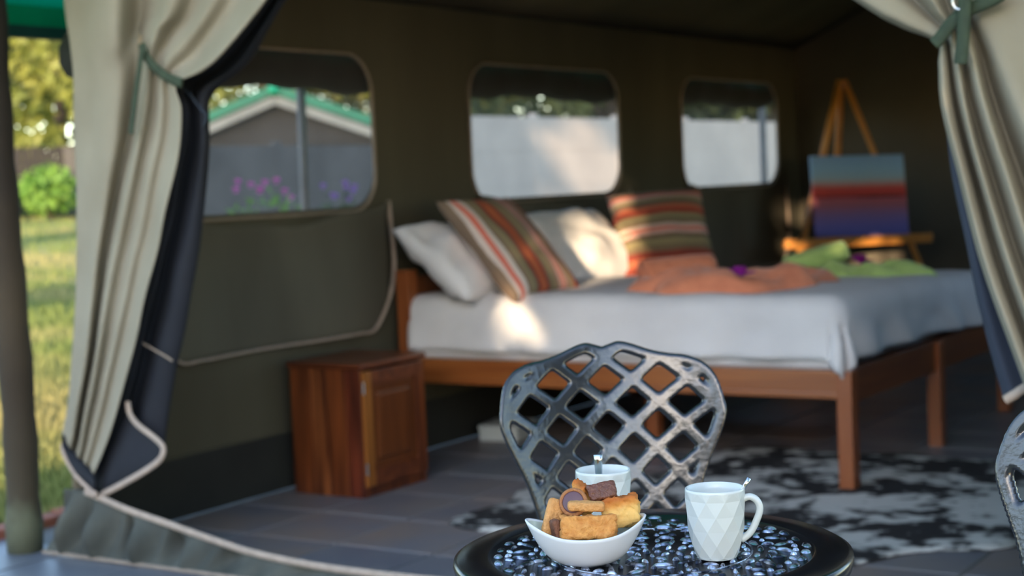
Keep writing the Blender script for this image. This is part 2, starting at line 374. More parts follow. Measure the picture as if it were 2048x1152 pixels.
# wooden post at the far left
pth = [(-4.575+0.012*math.sin(z*3), 3.74, z) for z in np.linspace(0, 2.3, 24)]
po = pyd('wooden_post', *tube_data(pth, [0.060+0.004*math.sin(i*2.1)+0.004*(i < 2) for i in range(24)], 14), None, None, True)
po.data.materials.append(ramp_mat('weathered_pole', [(0.0, (84, 88, 70)), (0.09, (90, 92, 72)), (0.13, (62, 54, 39)), (0.3, (52, 41, 28)), (0.42, (66, 54, 38)), (0.6, (40, 30, 21)), (1.0, (32, 24, 17))], 2, noise_amt=0.10, mul=0.42, bump=0.5))
tag(po, 'weathered round wooden post with pale green painted foot, beside the lawn', 'post')

# ------------------------------------------------------------------ curtains in the doorway
def cloth_lines(rows, Y):
    return [[at(px, py, Y+dy) for (px, py, dy) in l] for l in rows]
def with_d(pts, ds): return [(p[0], p[1], d) for p, d in zip(pts, ds)]
cl = tag(empty('tent_curtain', (-4.0, 3.8, 0)), 'khaki tent curtain with navy lining tied back on the left', 'curtain', 'door curtains of the tent')
def local(lines, o): return [[tuple(np.array(p)-np.array(o.location)) for p in l] for l in lines]
YC = 3.78
tight = [1.2, 1.6, 1.5, .8, 1.1, .9, .8, .8, .9, .7]
def D(a): return [a*t for t in tight]
LK = [
 with_d([(108,-230),(127,0),(139,90),(146,165),(148,230),(150,310),(152,450),(150,600),(138,780),(126,872)], D(.02)),
 with_d([(165,-230),(172,0),(178,90),(184,165),(182,230),(182,310),(178,450),(168,600),(150,780),(133,884)], D(-.012)),
 with_d([(240,-230),(236,0),(236,80),(236,140),(232,230),(226,310),(202,450),(186,600),(163,780),(140,896)], D(-.035)),
 with_d([(300,-230),(288,0),(280,60),(278,98),(268,200),(250,310),(218,450),(199,600),(172,780),(148,905)], D(.05)),
 with_d([(370,-230),(340,0),(312,60),(296,114),(288,205),(272,310),(240,450),(214,600),(183,780),(155,914)], D(-.026)),
 with_d([(430,-230),(385,0),(340,72),(312,130),(304,210),(290,310),(260,450),(231,600),(194,780),(162,921)], D(.014)),
 with_d([(510,-230),(425,0),(368,85),(328,144),(322,214),(310,310),(280,450),(249,600),(207,785),(169,929)], D(-.012)),
 with_d([(590,-235),(470,0),(396,104),(342,155),(340,218),(328,310),(299,450),(265,600),(219,792),(176,937)], D(.012)),
 with_d([(700,-240),(528,0),(425,126),(356,166),(361,222),(354,310),(325,450),(289,600),(238,805),(185,947)], D(-.035)),
 with_d([(690,-240),(522,0),(420,126),(354,166),(357,222),(348,310),(318,450),(282,600),(232,805),(181,947)], D(.05)),
]
surf('outer_cloth', local(cloth_lines(LK, YC), cl), 100, 80, KHAKI, cl, 0.003, 0.012, 4)
LN = [
 with_d([(640,-240),(480,0),(400,120),(345,170),(340,222),(325,310),(300,450),(265,600),(225,800),(178,970)], [.05]*10),
 with_d([(705,-240),(540,0),(440,122),(366,172),(374,225),(366,310),(340,450),(302,600),(250,810),(192,985)], [.055]*10),
 with_d([(720,-240),(550,0),(452,128),(385,180),(385,228),(380,310),(352,450),(318,600),(270,810),(210,985)], [.10]*10),
 with_d([(745,-240),(562,0),(474,125),(405,184),(402,232),(402,310),(378,450),(344,600),(298,800),(255,965)], [.045]*10),
 with_d([(768,-240),(575,0),(500,118),(424,190),(418,238),(419,300),(404,440),(380,600),(342,790),(322,915)], [.08]*10),
 with_d([(760,-240),(568,0),(492,118),(418,190),(413,238),(413,300),(398,440),(374,600),(336,790),(316,915)], [.13]*10),
]
surf('navy_lining', local(cloth_lines(LN, YC), cl), 60, 70, NAVY, cl, 0.002, 0.008, 5)
HEMN = [
 with_d([(126,868),(150,906),(187,945)], [-.005]*3), with_d([(124,884),(146,930),(189,968)], [-.03]*3), with_d([(126,898),(150,945),(189,988)], [-.015]*3)]
surf('navy_hem', local(cloth_lines(HEMN, YC), cl), 8, 16, NAVY, cl, 0.003)
def trimline(name, pts, rad, par, m_, Y=YC, dy=-0.02, flat=0.6, up=(0, 0, 1)):
    P = catmull([at(px, py, Y+dy) for px, py in pts], max(24, len(pts)*8)) - np.array(par.location)
    return tube(name, P, rad, m_, par, 8, False, flat, up=up)
trimline('hem_trim', [(126,886),(128,908),(150,948),(175,975),(193,990)], 0.0105, cl, TRIM)
FLN = [with_d([(258,808),(240,850),(215,905),(196,975)], [.03]*4), with_d([(272,842),(258,885),(232,930),(205,985)], [.015]*4), with_d([(300,868),(288,905),(256,945),(212,988)], [.022]*4), with_d([(324,890),(322,915),(276,950),(216,990)], [.03]*4)]
surf('lining_corner', local(cloth_lines(FLN, YC), cl), 16, 16, NAVY, cl, 0.003)
trimline('lining_trim', [(255,803),(260,828),(276,850),(302,870),(322,888),(327,902),(318,921),(290,942),(245,968),(203,990)], 0.0115, cl, TRIM, dy=0.005)
trimline('lining_seam', [(286,686),(305,698),(330,712),(345,722)], 0.004, cl, TRIM2, dy=0.035)
trimline('lining_binding', [(368,178),(382,192),(398,214),(412,232),(406,252)], 0.005, cl, mat('blue_binding', (0.022, 0.034, 0.052), scale=20), dy=0.04)
st = trimline('tie_strap', [(283,88),(288,104),(300,124),(322,146),(350,162),(364,166)], 0.016, cl, STRAP, dy=-0.045, flat=0.35)
trimline('strap_tail', [(284,100),(280,130),(274,170),(268,215),(262,268)], 0.0125, cl, STRAP, dy=-0.06, flat=0.3, up=(1, 0, 0))
pk = at(281, 84, YC-0.03)-np.array(cl.location)
tube('toggle', [pk+np.array((0, 0, 0.02)), pk, pk+np.array((0, 0, -0.02))], 0.008, mat('brass_toggle', (0.25, 0.18, 0.10), scale=9, rough=0.5), cl, 8)

c2 = tag(empty('tent_curtain', (-1.1, 3.8, 0)), 'khaki tent curtain tied back on the right by a dark green strap', 'curtain', 'door curtains of the tent')
tight = [.6, .9, .7, .35, .6, .9, 1, 1, 1]
RK = [
 with_d([(1380,-230),(1706,-2),(1800,53),(1874,84),(1878,130),(1884,215),(1915,350),(1968,545),(2060,800)], D(.04)),
 with_d([(1400,-240),(1716,-8),(1808,46),(1877,80),(1882,130),(1890,215),(1922,350),(1976,545),(2068,800)], D(-.035)),
 with_d([(1500,-250),(1770,-20),(1840,35),(1884,70),(1893,125),(1903,215),(1935,350),(1990,545),(2085,800)], D(-.02)),
 with_d([(1570,-250),(1800,-30),(1858,28),(1890,62),(1901,125),(1914,215),(1948,350),(2006,545),(2100,800)], D(.05)),
 with_d([(1650,-260),(1835,-40),(1878,20),(1898,52),(1914,118),(1930,215),(1964,350),(2026,545),(2122,800)], D(-.05)),
 with_d([(1730,-260),(1868,-50),(1896,10),(1908,42),(1926,110),(1945,215),(1984,350),(2048,545),(2150,800)], D(.04)),
 with_d([(1800,-260),(1895,-60),(1912,0),(1920,32),(1942,100),(1966,200),(2010,340),(2078,545),(2190,800)], D(-.055)),
 with_d([(1850,-260),(1918,-60),(1928,-10),(1936,25),(1958,90),(1986,190),(2034,330),(2110,545),(2230,800)], D(.075)),
 with_d([(1930,-260),(1955,-60),(1955,-10),(1958,22),(1985,90),(2024,190),(2080,330),(2160,545),(2280,800)], D(-.045)),
 with_d([(2060,-260),(2040,-60),(2036,-10),(2036,22),(2056,90),(2090,190),(2140,330),(2220,545),(2340,800)], D(-.01)),
 with_d([(2200,-260),(2170,-60),(2160,-10),(2155,22),(2165,90),(2185,190),(2230,330),(2300,545),(2400,800)], D(.0)),
]
surf('outer_cloth', local(cloth_lines(RK, YC), c2), 100, 70, KHAKI, c2, 0.003, 0.010, 4)
RN = [
 with_d([(1885,180),(1893,260),(1904,350),(1927,460),(1950,580),(1970,660),(1990,735),(2008,800)], [.13]*8),
 with_d([(1892,180),(1902,260),(1914,350),(1938,460),(1962,580),(1984,660),(2006,735),(2026,797)], [.10]*8),
 with_d([(1920,180),(1930,260),(1944,350),(1970,460),(2000,580),(2022,660),(2046,735),(2062,785)], [.12]*8),
 with_d([(1960,180),(1975,260),(1992,350),(2020,460),(2060,580),(2085,660),(2105,735),(2120,775)], [.09]*8),
]
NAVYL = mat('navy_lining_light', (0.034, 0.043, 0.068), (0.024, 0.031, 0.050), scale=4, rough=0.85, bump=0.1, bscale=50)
surf('navy_lining', local(cloth_lines(RN, YC), c2), 30, 50, NAVYL, c2, 0.002, 0.006, 5)
trimline('lining_trim', [(2010,800),(2028,790),(2050,776),(2085,765)], 0.012, c2, TRIM, dy=0.09)
trimline('tie_strap', [(1868,88),(1880,76),(1898,52),(1920,30),(1945,16),(1975,4),(2005,-12)], 0.016, c2, STRAP, dy=-0.055, flat=0.35)
trimline('strap_tail', [(1932,-40),(1930,0),(1928,40),(1925,90),(1921,128)], 0.016, c2, STRAP, dy=-0.075, flat=0.3, up=(1, 0, 0))
pk = at(1922, 4, YC-0.07)-np.array(c2.location)
tube('eyelet', [pk+np.array((0.018*math.cos(a), -0.005, 0.018*math.sin(a))) for a in np.linspace(0, 2*math.pi, 14)[:-1]], 0.004, STEEL, c2, 6, True)

# sill cloth lying along the bottom of the doorway
ts = struct(empty('trim_1', (-4.3, 3.8, 0)), 'grey green cloth door sill with beige zip tape along the floor')
top = [(128,978),(165,980),(200,992),(260,1018),(335,1044),(425,1076),(520,1106),(650,1132),(800,1151),(960,1166),(1150,1180)]
bot = [(122,1098),(160,1103),(210,1109),(275,1116),(350,1125),(430,1134),(520,1145),(650,1158),(800,1172),(960,1188),(1150,1205)]
L_ = []
TT = catmull([at(a, b, 3.79) for a, b in top], 61); BB = catmull([(lambda q: (q[0], 3.80-0.02, 0.004))(atz(a, b, 0.0)) for a, b in bot], 61)
for i in range(61):
    h = np.array(TT[i])-np.array(BB[i]); fo = (0.045*math.sin(i*0.8)+0.035*math.sin(i*1.7+1))*min(1, abs(h[2])*6)
    L_.append([np.array(BB[i])+np.array((0.03*t*math.sin(i*.9), -0.05*(1-t)**2 + fo*math.sin(math.pi*min(1, t*1.1)), 0)) + h*t - np.array(ts.location) for t in np.linspace(0, 1, 6)])
surf('sill_cloth', L_, 121, 14, SILL, ts, 0.003)
tube('sill_zip', [np.array(p)-np.array(ts.location)+np.array((0, -0.012, 0)) for p in TT[8:]], 0.0125, TRIM, ts, 8, False, 0.6)
tube('sill_rope', [np.array(p)-np.array(ts.location)+np.array((0, -0.05, 0.004)) for p in BB], 0.007, TRIM2, ts, 6)

# ------------------------------------------------------------------ bed
BX0, BX1, BY0, BY1 = -4.36, -2.205, 5.735, 7.95
bed = tag(empty('double_bed', ((BX0+BX1)/2, (BY0+BY1)/2, 0)), 'wide red-brown wooden bed frame with square legs against the side wall', 'bed')
bo = np.array(bed.location)
def bbox_(name, lo, hi, m_, bev=0.004): return box(name, np.array(lo)-bo, np.array(hi)-bo, m_, bed, bev)
bbox_('side_rail', (BX0+0.05, BY0+0.012, 0.368), (BX1-0.03, BY0+0.04, 0.47), BEDWOOD)
bbox_('side_rail', (BX0+0.05, BY1-0.04, 0.368), (BX1-0.03, BY1-0.012, 0.47), BEDWOOD)
bbox_('foot_rail', (BX1-0.05, BY0+0.06, 0.335), (BX1-0.02, BY1-0.06, 0.47), BEDWOODY)
bbox_('rail_lip', (BX0+0.05, BY0+0.004, 0.36), (BX1-0.05, BY0+0.016, 0.385), BEDWOOD)
for yy in (BY0, (BY0+BY1)/2-0.035, BY1-0.07):
    bbox_('leg', (BX1-0.058, yy, 0.0), (BX1+0.004, yy+0.07, 0.468), BEDWOODZ)
for yy in (BY0+0.0, BY1-0.07):
    bbox_('headboard_post', (BX0, yy, 0.0), (BX0+0.07, yy+0.07, 0.87), BEDWOODZ)
bbox_('leg', (-3.35, 6.2, 0.0), (-3.29, 6.26, 0.368), BEDWOODZ)
bbox_('centre_rail', (BX0+0.06, 6.19, 0.37), (BX1-0.05, 6.27, 0.45), BEDWOOD)
for k in range(3):
    bbox_('headboard_slat', (BX0+0.02, BY0+0.07, 0.50+0.12*k), (BX0+0.045, BY1-0.07, 0.60+0.12*k), BEDWOODY)
for k in range(12):
    xx = BX0+0.12+k*0.175
    bbox_('bed_slat', (xx, BY0+0.045, 0.445), (xx+0.08, BY1-0.045, 0.462), BEDWOODY, 0.002)

mb = bmesh.new(); bm_box(mb, (2.07, 2.16, 0.235), Matrix.Translation((-3.305, 6.842, 0.58)), 0.05, 4)
mt_ = frombm('mattress', mb, LINEN, None, True); tag(mt_, 'white sheeted mattress edge showing below the bedspread', 'mattress')
def ztop(y):
    return 0.748 - 0.058*max(0.0, min(1, (y-6.75)/1.2))
ix0, ix1, iy0, iy1, rr = -4.5, -2.31, 5.825, 7.87, 0.075
us = np.linspace(-4.30, -2.31+0.075*1.57+0.165, 110); vs = np.linspace(5.825-0.075*1.57-0.165, 7.87+0.28, 110)
V = []
for yv in vs:
    for xu in us:
        cx = min(max(xu, ix0), ix1); cy = min(max(yv, iy0), iy1); dx, dy = xu-cx, yv-cy; L = math.hypot(dx, dy)
        n1 = noise.noise(Vector((xu*2.2, yv*2.2, 3))); n2 = noise.noise(Vector((xu*5+yv*3.2, yv*1.3, 8)))
        if L < 1e-6: V.append((xu, yv, ztop(yv)+0.010*n1+0.006*n2)); continue
        dx, dy = dx/L, dy/L
        if L < rr*1.57: a = L/rr; o_ = rr*math.sin(a); dz = rr*(1-math.cos(a))
        else:
            e = L-rr*1.57; corner = min(abs(dx), abs(dy))*1.4
            fold = 0.013*math.sin((xu-yv*0.8)*17 + 3*n1) + 0.024*n2 + corner*0.028*math.sin(math.atan2(dy, dx)*11)
            o_ = rr + 0.10*e + fold*min(1, e/0.07); dz = rr + e*0.985
        V.append((cx+dx*o_, cy+dy*o_, ztop(cy)-dz+0.010*n1*(1-min(1, L/0.1))))
nu = len(us); Fc = [(j*nu+i, j*nu+i+1, (j+1)*nu+i+1, (j+1)*nu+i) for j in range(len(vs)-1) for i in range(nu-1)]
cv = pyd('bedspread', V, Fc, LINEN, None, True); mod(cv, 'SOLIDIFY', thickness=0.012, offset=1)
tag(cv, 'pale grey white bedspread covering the wooden bed', 'bedspread')

def pillow(name, w_, h_, t_, centre, xd, yd, m_, seed, pinch=0.07, lump=0.012, n=28):
    xd = Vector(xd).normalized(); yd = Vector(yd); yd = (yd-xd*yd.dot(xd)).normalized(); zd = xd.cross(yd)
    V = []; Fc = []
    for sgn in (1, -1):
        for j in range(n+1):
            for i in range(n+1):
                u = -1+2*i/n; v = -1+2*j/n; u_ = math.sin(u*math.pi/2)*0.35+u*0.65; v_ = math.sin(v*math.pi/2)*0.35+v*0.65
                X_ = w_/2*u_*(1-pinch*(1-v*v)); Y_ = h_/2*v_*(1-pinch*(1-u*u))
                q = max(0.0, (1-u*u)*(1-v*v)); Z_ = sgn*t_/2*q**0.42
                if 0 < i < n and 0 < j < n: Z_ += lump*noise.noise(Vector((u*2.3+seed, v*2.3, sgn*2+seed)))*min(1, q*3)
                V.append((X_, Y_, Z_))
        b0 = 0 if sgn == 1 else (n+1)**2
        for j in range(n):
            for i in range(n):
                f = (b0+j*(n+1)+i, b0+j*(n+1)+i+1, b0+(j+1)*(n+1)+i+1, b0+(j+1)*(n+1)+i); Fc.append(f if sgn == 1 else f[::-1])
    o = pyd(name, V, Fc, m_, None, True)
    bm = bmesh.new(); bm.from_mesh(o.data); bmesh.ops.remove_doubles(bm, verts=bm.verts, dist=0.0004); bm.to_mesh(o.data); bm.free()
    mt = Matrix((xd, yd, zd)).transposed().to_4x4(); mt.translation = Vector(centre); o.matrix_world = mt
    return o
STR = [(0.0, (122, 102, 84)), (0.05, (205, 190, 182)), (0.085, (214, 112, 92)), (0.135, (210, 198, 190)), (0.185, (128, 110, 88)), (0.24, (142, 132, 98)), (0.285, (118, 98, 78)), (0.33, (150, 62, 42)), (0.385, (186, 106, 66)), (0.44, (150, 60, 42)), (0.49, (124, 106, 84)), (0.55, (136, 126, 94)), (0.60, (128, 106, 92)), (0.655, (184, 150, 142)), (0.69, (176, 96, 84)), (0.72, (168, 134, 126)), (0.76, (118, 98, 82)), (0.82, (134, 122, 94)), (0.86, (136, 56, 42)), (0.93, (116, 92, 76))]
S1 = ramp_mat('woven_stripes_lengthwise', STR, 0, True, noise_amt=0.012, off=0.5-0.006, mul=1/0.57, bump=0.4)
STR2 = [(0.0, (134, 58, 42)), (0.06, (170, 92, 62)), (0.12, (128, 54, 40)), (0.18, (118, 100, 76)), (0.25, (138, 128, 92)), (0.31, (112, 94, 74)), (0.36, (196, 160, 150)), (0.40, (196, 108, 90)), (0.44, (190, 168, 156)), (0.48, (120, 104, 80)), (0.54, (136, 126, 92)), (0.60, (150, 62, 44)), (0.66, (176, 96, 66)), (0.71, (112, 90, 72)), (0.77, (138, 126, 96)), (0.82, (186, 150, 140)), (0.855, (190, 104, 88)), (0.89, (116, 96, 78)), (0.95, (128, 62, 48))]
S2 = ramp_mat('woven_stripes_crosswise', STR2, 1, True, noise_amt=0.012, off=0.5-0.006, mul=1/0.56, bump=0.4)
p = pillow('pillow', 0.72, 0.50, 0.20, (-4.08, 5.97, 0.905), (0, 1, 0), (-0.40, 0, 0.33), PILLOWC, 1.3, lump=0.05); tag(p, 'white pillow at the near corner of the bed beside the window flap', 'pillow', 'pillows and cushions on the bed')
p = pillow('pillow', 0.72, 0.50, 0.19, (-4.12, 7.02, 0.905), (0.05, 1, 0), (-0.36, 0, 0.36), PILLOWC, 5.1, lump=0.035); tag(p, 'white pillow between the two striped cushions, partly in sunlight', 'pillow', 'pillows and cushions on the bed')
p = pillow('striped_cushion', 0.57, 0.60, 0.16, (-3.885, 5.975, 0.955), (0, 1, 0), (-0.37, 0, 0.42), S1, 2.2); tag(p, 'striped coral, olive and rust cushion leaning on the near pillow', 'cushion', 'pillows and cushions on the bed')
p = pillow('striped_cushion', 0.52, 0.56, 0.19, (-3.87, 7.42, 0.95), (0.40, 0.30, 0.02), (-0.33, 0.2, 0.42), S2, 7.7); tag(p, 'striped rust and olive cushion farther along the bed with bands running across', 'cushion', 'pillows and cushions on the bed')

# ------------------------------------------------------------------ towels and flowers on the bed
def towel_cloth(name, outline_c, rx, ry, rot, h, m_, par, seed, n=40):
    V = []; c, s = math.cos(rot), math.sin(rot)
    pl = np.array(par.location)
    for j in range(n+1):
        for i in range(n+1):
            u, v = -1+2*i/n, -1+2*j/n
            a = math.atan2(v, u); wob = 1+0.10*math.sin(a*3+seed)+0.06*math.sin(a*7+seed*2)
            k = max(abs(u), abs(v)); l = math.hypot(u, v); uu, vv = (u*k/l, v*k/l) if l > 0 else (0, 0)
            xx, yy = uu*rx*wob, vv*ry*wob
            e = 1-k; hh = h*(1-(1-min(1, e*5))**2)
            hh *= 0.75+0.5*noise.noise(Vector((uu*2+seed, vv*3, 1)))+0.35*math.sin(uu*7+vv*4+seed)*min(1, e*4)
            V.append((xx*c-yy*s+outline_c[0]-pl[0], xx*s+yy*c+outline_c[1]-pl[1], outline_c[2]+max(0.004, hh)-pl[2]))
    Fc = [(j*(n+1)+i, j*(n+1)+i+1, (j+1)*(n+1)+i+1, (j+1)*(n+1)+i) for j in range(n) for i in range(n)]
    o = pyd(name, V, Fc, m_, par, True); mod(o, 'SOLIDIFY', thickness=0.004, offset=-1); return o
def towel_roll(name, a, b, r, m_, par, turns=2.6):
    a, b = Vector(a)-par.location, Vector(b)-par.location; t = (b-a).normalized(); x = t.cross(Vector((0, 0, 1))).normalized(); y = x.cross(t)
    V = []; Fc = []; n = 60; m2 = 10
    for j in range(m2+1):
        for i in range(n+1):
            ang = i/n*turns*2*math.pi; rad = r*(0.35+0.65*i/n)*(1+0.03*math.sin(j*1.7+i*.4)); cap = 0.93 if j in (0, m2) else 1
            V.append(a+(b-a)*(j/m2)+(x*math.cos(ang)*1.15+y*math.sin(ang)*0.9)*rad*cap)
    Fc = [(j*(n+1)+i, j*(n+1)+i+1, (j+1)*(n+1)+i+1, (j+1)*(n+1)+i) for j in range(m2) for i in range(n)]
    o = pyd(name, V, Fc, m_, par, True); mod(o, 'SOLIDIFY', thickness=r*0.16, offset=0); return o
ORANGE = mat('orange_terry', (0.72, 0.26, 0.14), (0.60, 0.20, 0.105), scale=14, rough=0.95, bump=0.5, bscale=90, sheen=0.2)
GREEN = mat('lime_terry', (0.47, 0.64, 0.20), (0.38, 0.54, 0.155), scale=14, rough=0.95, bump=0.5, bscale=90, sheen=0.2)
t1 = tag(empty('bath_towel', (-2.95, 6.25, 0.75)), 'orange towel folded and rolled on the bed edge', 'towel', 'towels laid on the bed')
towel_cloth('spread_cloth', (-2.88, 6.18, 0.748), 0.44, 0.30, 0.72, 0.085, ORANGE, t1, 0.4)
towel_roll('rolled_cloth', (-3.40, 6.32, 0.815), (-3.18, 6.58, 0.83), 0.062, ORANGE, t1)
t2 = tag(empty('bath_towel', (-2.75, 7.05, 0.74)), 'lime green towel rolled and spread near the foot of the bed', 'towel', 'towels laid on the bed')
towel_cloth('spread_cloth', (-2.60, 6.98, 0.74), 0.30, 0.17, 0.45, 0.055, GREEN, t2, 2.4)
towel_roll('rolled_cloth', (-2.98, 6.98, 0.79), (-2.76, 7.16, 0.855), 0.060, GREEN, t2)
PURPLE = mat('purple_bract', (0.30, 0.006, 0.30), (0.42, 0.015, 0.40), scale=20, rough=0.7, transl=0.3)
def blossom(c, r, label):
    e = tag(empty('bougainvillea_bloom', c), label, 'flower', 'purple flowers on the towels')
    random.seed(int(r*1000))
    for k in range(9):
        a = k*0.7*math.pi+0.3; el = 0.25+0.5*(k % 3)/2; d_ = Vector((math.cos(a)*math.cos(el), math.sin(a)*math.cos(el), math.sin(el))); s_ = d_.cross(Vector((0, 0, 1))).normalized(); u_ = s_.cross(d_)
        V = [Vector((0, 0, 0))]; 
        for t, wd, cu in ((0.35, 0.34, 0.06), (0.7, 0.42, 0.12), (0.95, 0.2, 0.05)):
            V += [d_*r*t - s_*r*wd*0.8 + u_*r*cu, d_*r*t + u_*r*cu*0.1, d_*r*t + s_*r*wd*0.8 + u_*r*cu]
        V.append(d_*r*1.1)
        Fc = [(0, 2, 1), (0, 3, 2)] + [f for q in (1, 4) for f in ((q, q+1, q+4, q+3), (q+1, q+2, q+5, q+4))] + [(7, 8, 10), (8, 9, 10)]
        pyd('petal', V, Fc, PURPLE, e, True)
blossom(atz(1482, 553, 0.83), 0.062, 'purple bougainvillea flower lying on the orange towel')
blossom(atz(1712, 532, 0.80), 0.066, 'purple bougainvillea flower lying behind the green towel')
bpy.data.objects['bougainvillea_bloom.001'].location = (-2.66, 7.10, 0.795)

# ------------------------------------------------------------------ bedside cabinet
cb = tag(empty('bedside_cabinet', (-4.14, 5.16, 0)), 'polished red-brown wooden bedside cabinet with panelled door', 'cabinet')
cx0, cx1, cy0, cy1, cz = -4.335, -3.965, 4.945, 5.365, 0.545
co = np.array(cb.location)
def cbox(name, lo, hi, m_, bev=0.003, par=None): return box(name, np.array(lo)-co, np.array(hi)-co, m_, par or cb, bev)
wds = (0.11, 0.08, 0.10, 0.08); xx = cx0
for k, wd in enumerate(wds):
    cbox('side_board', (xx+0.0008, cy0+0.0006*(k % 2), 0.0), (xx+wd-0.0008, cy0+0.018, cz-0.02), (DARKWOOD, mat('side_wood_b', (0.06, 0.014, 0.005), (0.23, 0.07, 0.02), scale=3, rough=0.35, bump=0.1, stretch=(9, 9, .7), coat=.15), DARKWOOD, mat('side_wood_c', (0.04, 0.008, 0.004), (0.17, 0.035, 0.014), scale=3, rough=0.35, bump=0.1, stretch=(9, 9, .7), coat=.15))[k]); xx += wd
cbox('side_panel', (cx0, cy1-0.018, 0.0), (cx1, cy1, cz-0.02), DARKWOOD)
cbox('back_panel', (cx0, cy0+0.02, 0.02), (cx0+0.012, cy1-0.02, cz-0.02), DARKWOOD)
cbox('base_rail', (cx0+0.02, cy0+0.018, 0.0), (cx1-0.004, cy1-0.018, 0.045), DARKWOOD)
cbox('cabinet_top', (cx0-0.008, cy0-0.012, cz-0.02), (cx1+0.014, cy1+0.016, cz+0.004), DARKWOODX, 0.006)
dr = empty('door', (cx1-co[0], 0, 0)); dr.parent = cb
def dbox(name, lo, hi, m_, bev=0.003): 
    q = np.array((cx1, co[1], 0)); return box(name, np.array(lo)-q, np.array(hi)-q, m_, dr, bev)
dz0, dz1, dy0, dy1 = 0.045, cz-0.03, cy0+0.006, cy1-0.006
dbox('stile', (cx1-0.004, dy0, dz0), (cx1+0.016, dy0+0.05, dz1), mat('amber_stile', (0.22, 0.075, 0.014), (0.30, 0.11, 0.022), scale=3, rough=0.35, stretch=(9, 9, .7), bump=.1))
dbox('stile', (cx1-0.004, dy1-0.055, dz0), (cx1+0.016, dy1, dz1), DARKWOOD)
dbox('door_rail', (cx1-0.004, dy0+0.05, dz0), (cx1+0.016, dy1-0.055, dz0+0.07), DARKWOODX)
dbox('door_rail', (cx1-0.004, dy0+0.05, dz1-0.06), (cx1+0.016, dy1-0.055, dz1), DARKWOODX)
dbox('door_panel', (cx1-0.006, dy0+0.048, dz0+0.068), (cx1+0.004, dy1-0.053, dz1-0.058), PANELWOOD)
dbox('raised_panel', (cx1-0.002, dy0+0.085, dz0+0.105), (cx1+0.012, dy1-0.09, dz1-0.095), PANELWOOD, 0.010)
for hz in (0.12, 0.45):
    bm = bmesh.new(); bmesh.ops.create_cone(bm, cap_ends=True, segments=10, radius1=0.005, radius2=0.005, depth=0.05, matrix=Matrix.Translation((0.015, dy0-co[1]-0.004, hz))); frombm('hinge', bm, STEEL, dr)
# small white box on the floor under the bed
wb = tag(empty('white_box', (-4.30, 6.46, 0)), 'small flat white box on the floor below the bed', 'box')
bm = bmesh.new(); bm_box(bm, (0.20, 0.24, 0.075), Matrix.Translation((0, 0, 0.0375)), 0.006, 2); frombm('box_body', bm, mat('white_card', (0.50, 0.54, 0.54), (0.44, 0.48, 0.48), scale=5, rough=0.7), wb)
bm = bmesh.new(); bm_box(bm, (0.206, 0.246, 0.02), Matrix.Translation((0, 0, 0.068)), 0.004, 2); frombm('lid', bm, MATS['white_card'], wb)
wb.rotation_euler = (0, 0, 0.2)
wb.location = (-4.24, 6.42, 0)

# ------------------------------------------------------------------ easel with painting
ez = tag(empty('easel', (-3.777, 10.0, 0), math.atan2(0.58, 0.815)), 'amber pine tripod easel standing behind the bed', 'easel')
# local: +x image right, -y towards the viewer
def EP(a, z): return (a, 0.24*(z-0.76)/1.08, z)
ap = EP(0, 1.835)
def leg_(name, p, q, wx, wy): return beam(name, p, q, wx, wy, EASELW, ez, 0.004)
leg_('front_leg', EP(-0.60, 0.0), EP(-0.015, 1.835), 0.044, 0.028)
leg_('front_leg', EP(0.60, 0.0), EP(0.015, 1.835), 0.044, 0.028)
leg_('rear_leg', (-0.08, 0.52, 0.0), (0.0, ap[1]+0.035, 1.80), 0.040, 0.028)
leg_('crossbar', EP(-0.32, 0.90), EP(0.32, 0.90), 0.03, 0.022)
tr_ = leg_('tray', (-0.49, -0.035, 0.757), (0.49, -0.035, 0.757), 0.075, 0.046)
box('tray_lip', (-0.49, -0.085, 0.757), (0.49, -0.07, 0.797), EASELW, ez)
bm = bmesh.new(); bmesh.ops.create_cone(bm, cap_ends=True, segments=12, radius1=0.018, radius2=0.018, depth=0.05, matrix=Matrix.Translation(EP(0, 1.80)) @ Matrix.Rotation(math.pi/2, 4, 'X')); frombm('apex_bolt', bm, BEDWOODZ, ez)
pw, ph = 0.622, 0.548
pa = tag(empty('painting', (0, 0, 0)), 'canvas painting of a red sunset over blue and purple water, on the easel', 'painting')
pa.matrix_world = Matrix.Translation(Vector((-3.777, 10.0, 0))) @ Matrix.Rotation(math.atan2(0.58, 0.815), 4, 'Z') @ Matrix.Translation((0.03, -0.045, 0.786)) @ Matrix.Rotation(math.radians(-14.3), 4, 'X') @ Matrix.Rotation(math.radians(1.2), 4, 'Y')
bm = bmesh.new(); bm_box(bm, (pw, 0.03, ph), Matrix.Translation((0, 0, ph/2+0.008)), 0.004, 2)
PM = ramp_mat('sunset_paint', [(0.0, (94, 94, 172)), (0.12, (120, 110, 186)), (0.24, (146, 114, 168)), (0.36, (178, 104, 120)), (0.47, (206, 98, 100)), (0.485, (140, 50, 54)), (0.51, (214, 62, 50)), (0.60, (224, 82, 68)), (0.66, (196, 160, 152)), (0.72, (168, 190, 202)), (0.84, (150, 188, 218)), (1.0, (134, 170, 212))], 2, rough=0.6, noise_amt=0.02, off=-0.02, mul=1/ph, bump=0.15)
cvs = frombm('painted_canvas', bm, PM, pa)
V = []; n = 24
for i in range(n+1):
    a = i/n; xx = -0.02+0.30*a; hh = 0.012*math.sin(a*math.pi)**0.4*(0.7+0.5*noise.noise(Vector((a*9, 0, 0)))) + 0.002
    V += [(xx, -0.0165, ph*0.49-hh*0.4), (xx, -0.0165, ph*0.49+hh)]
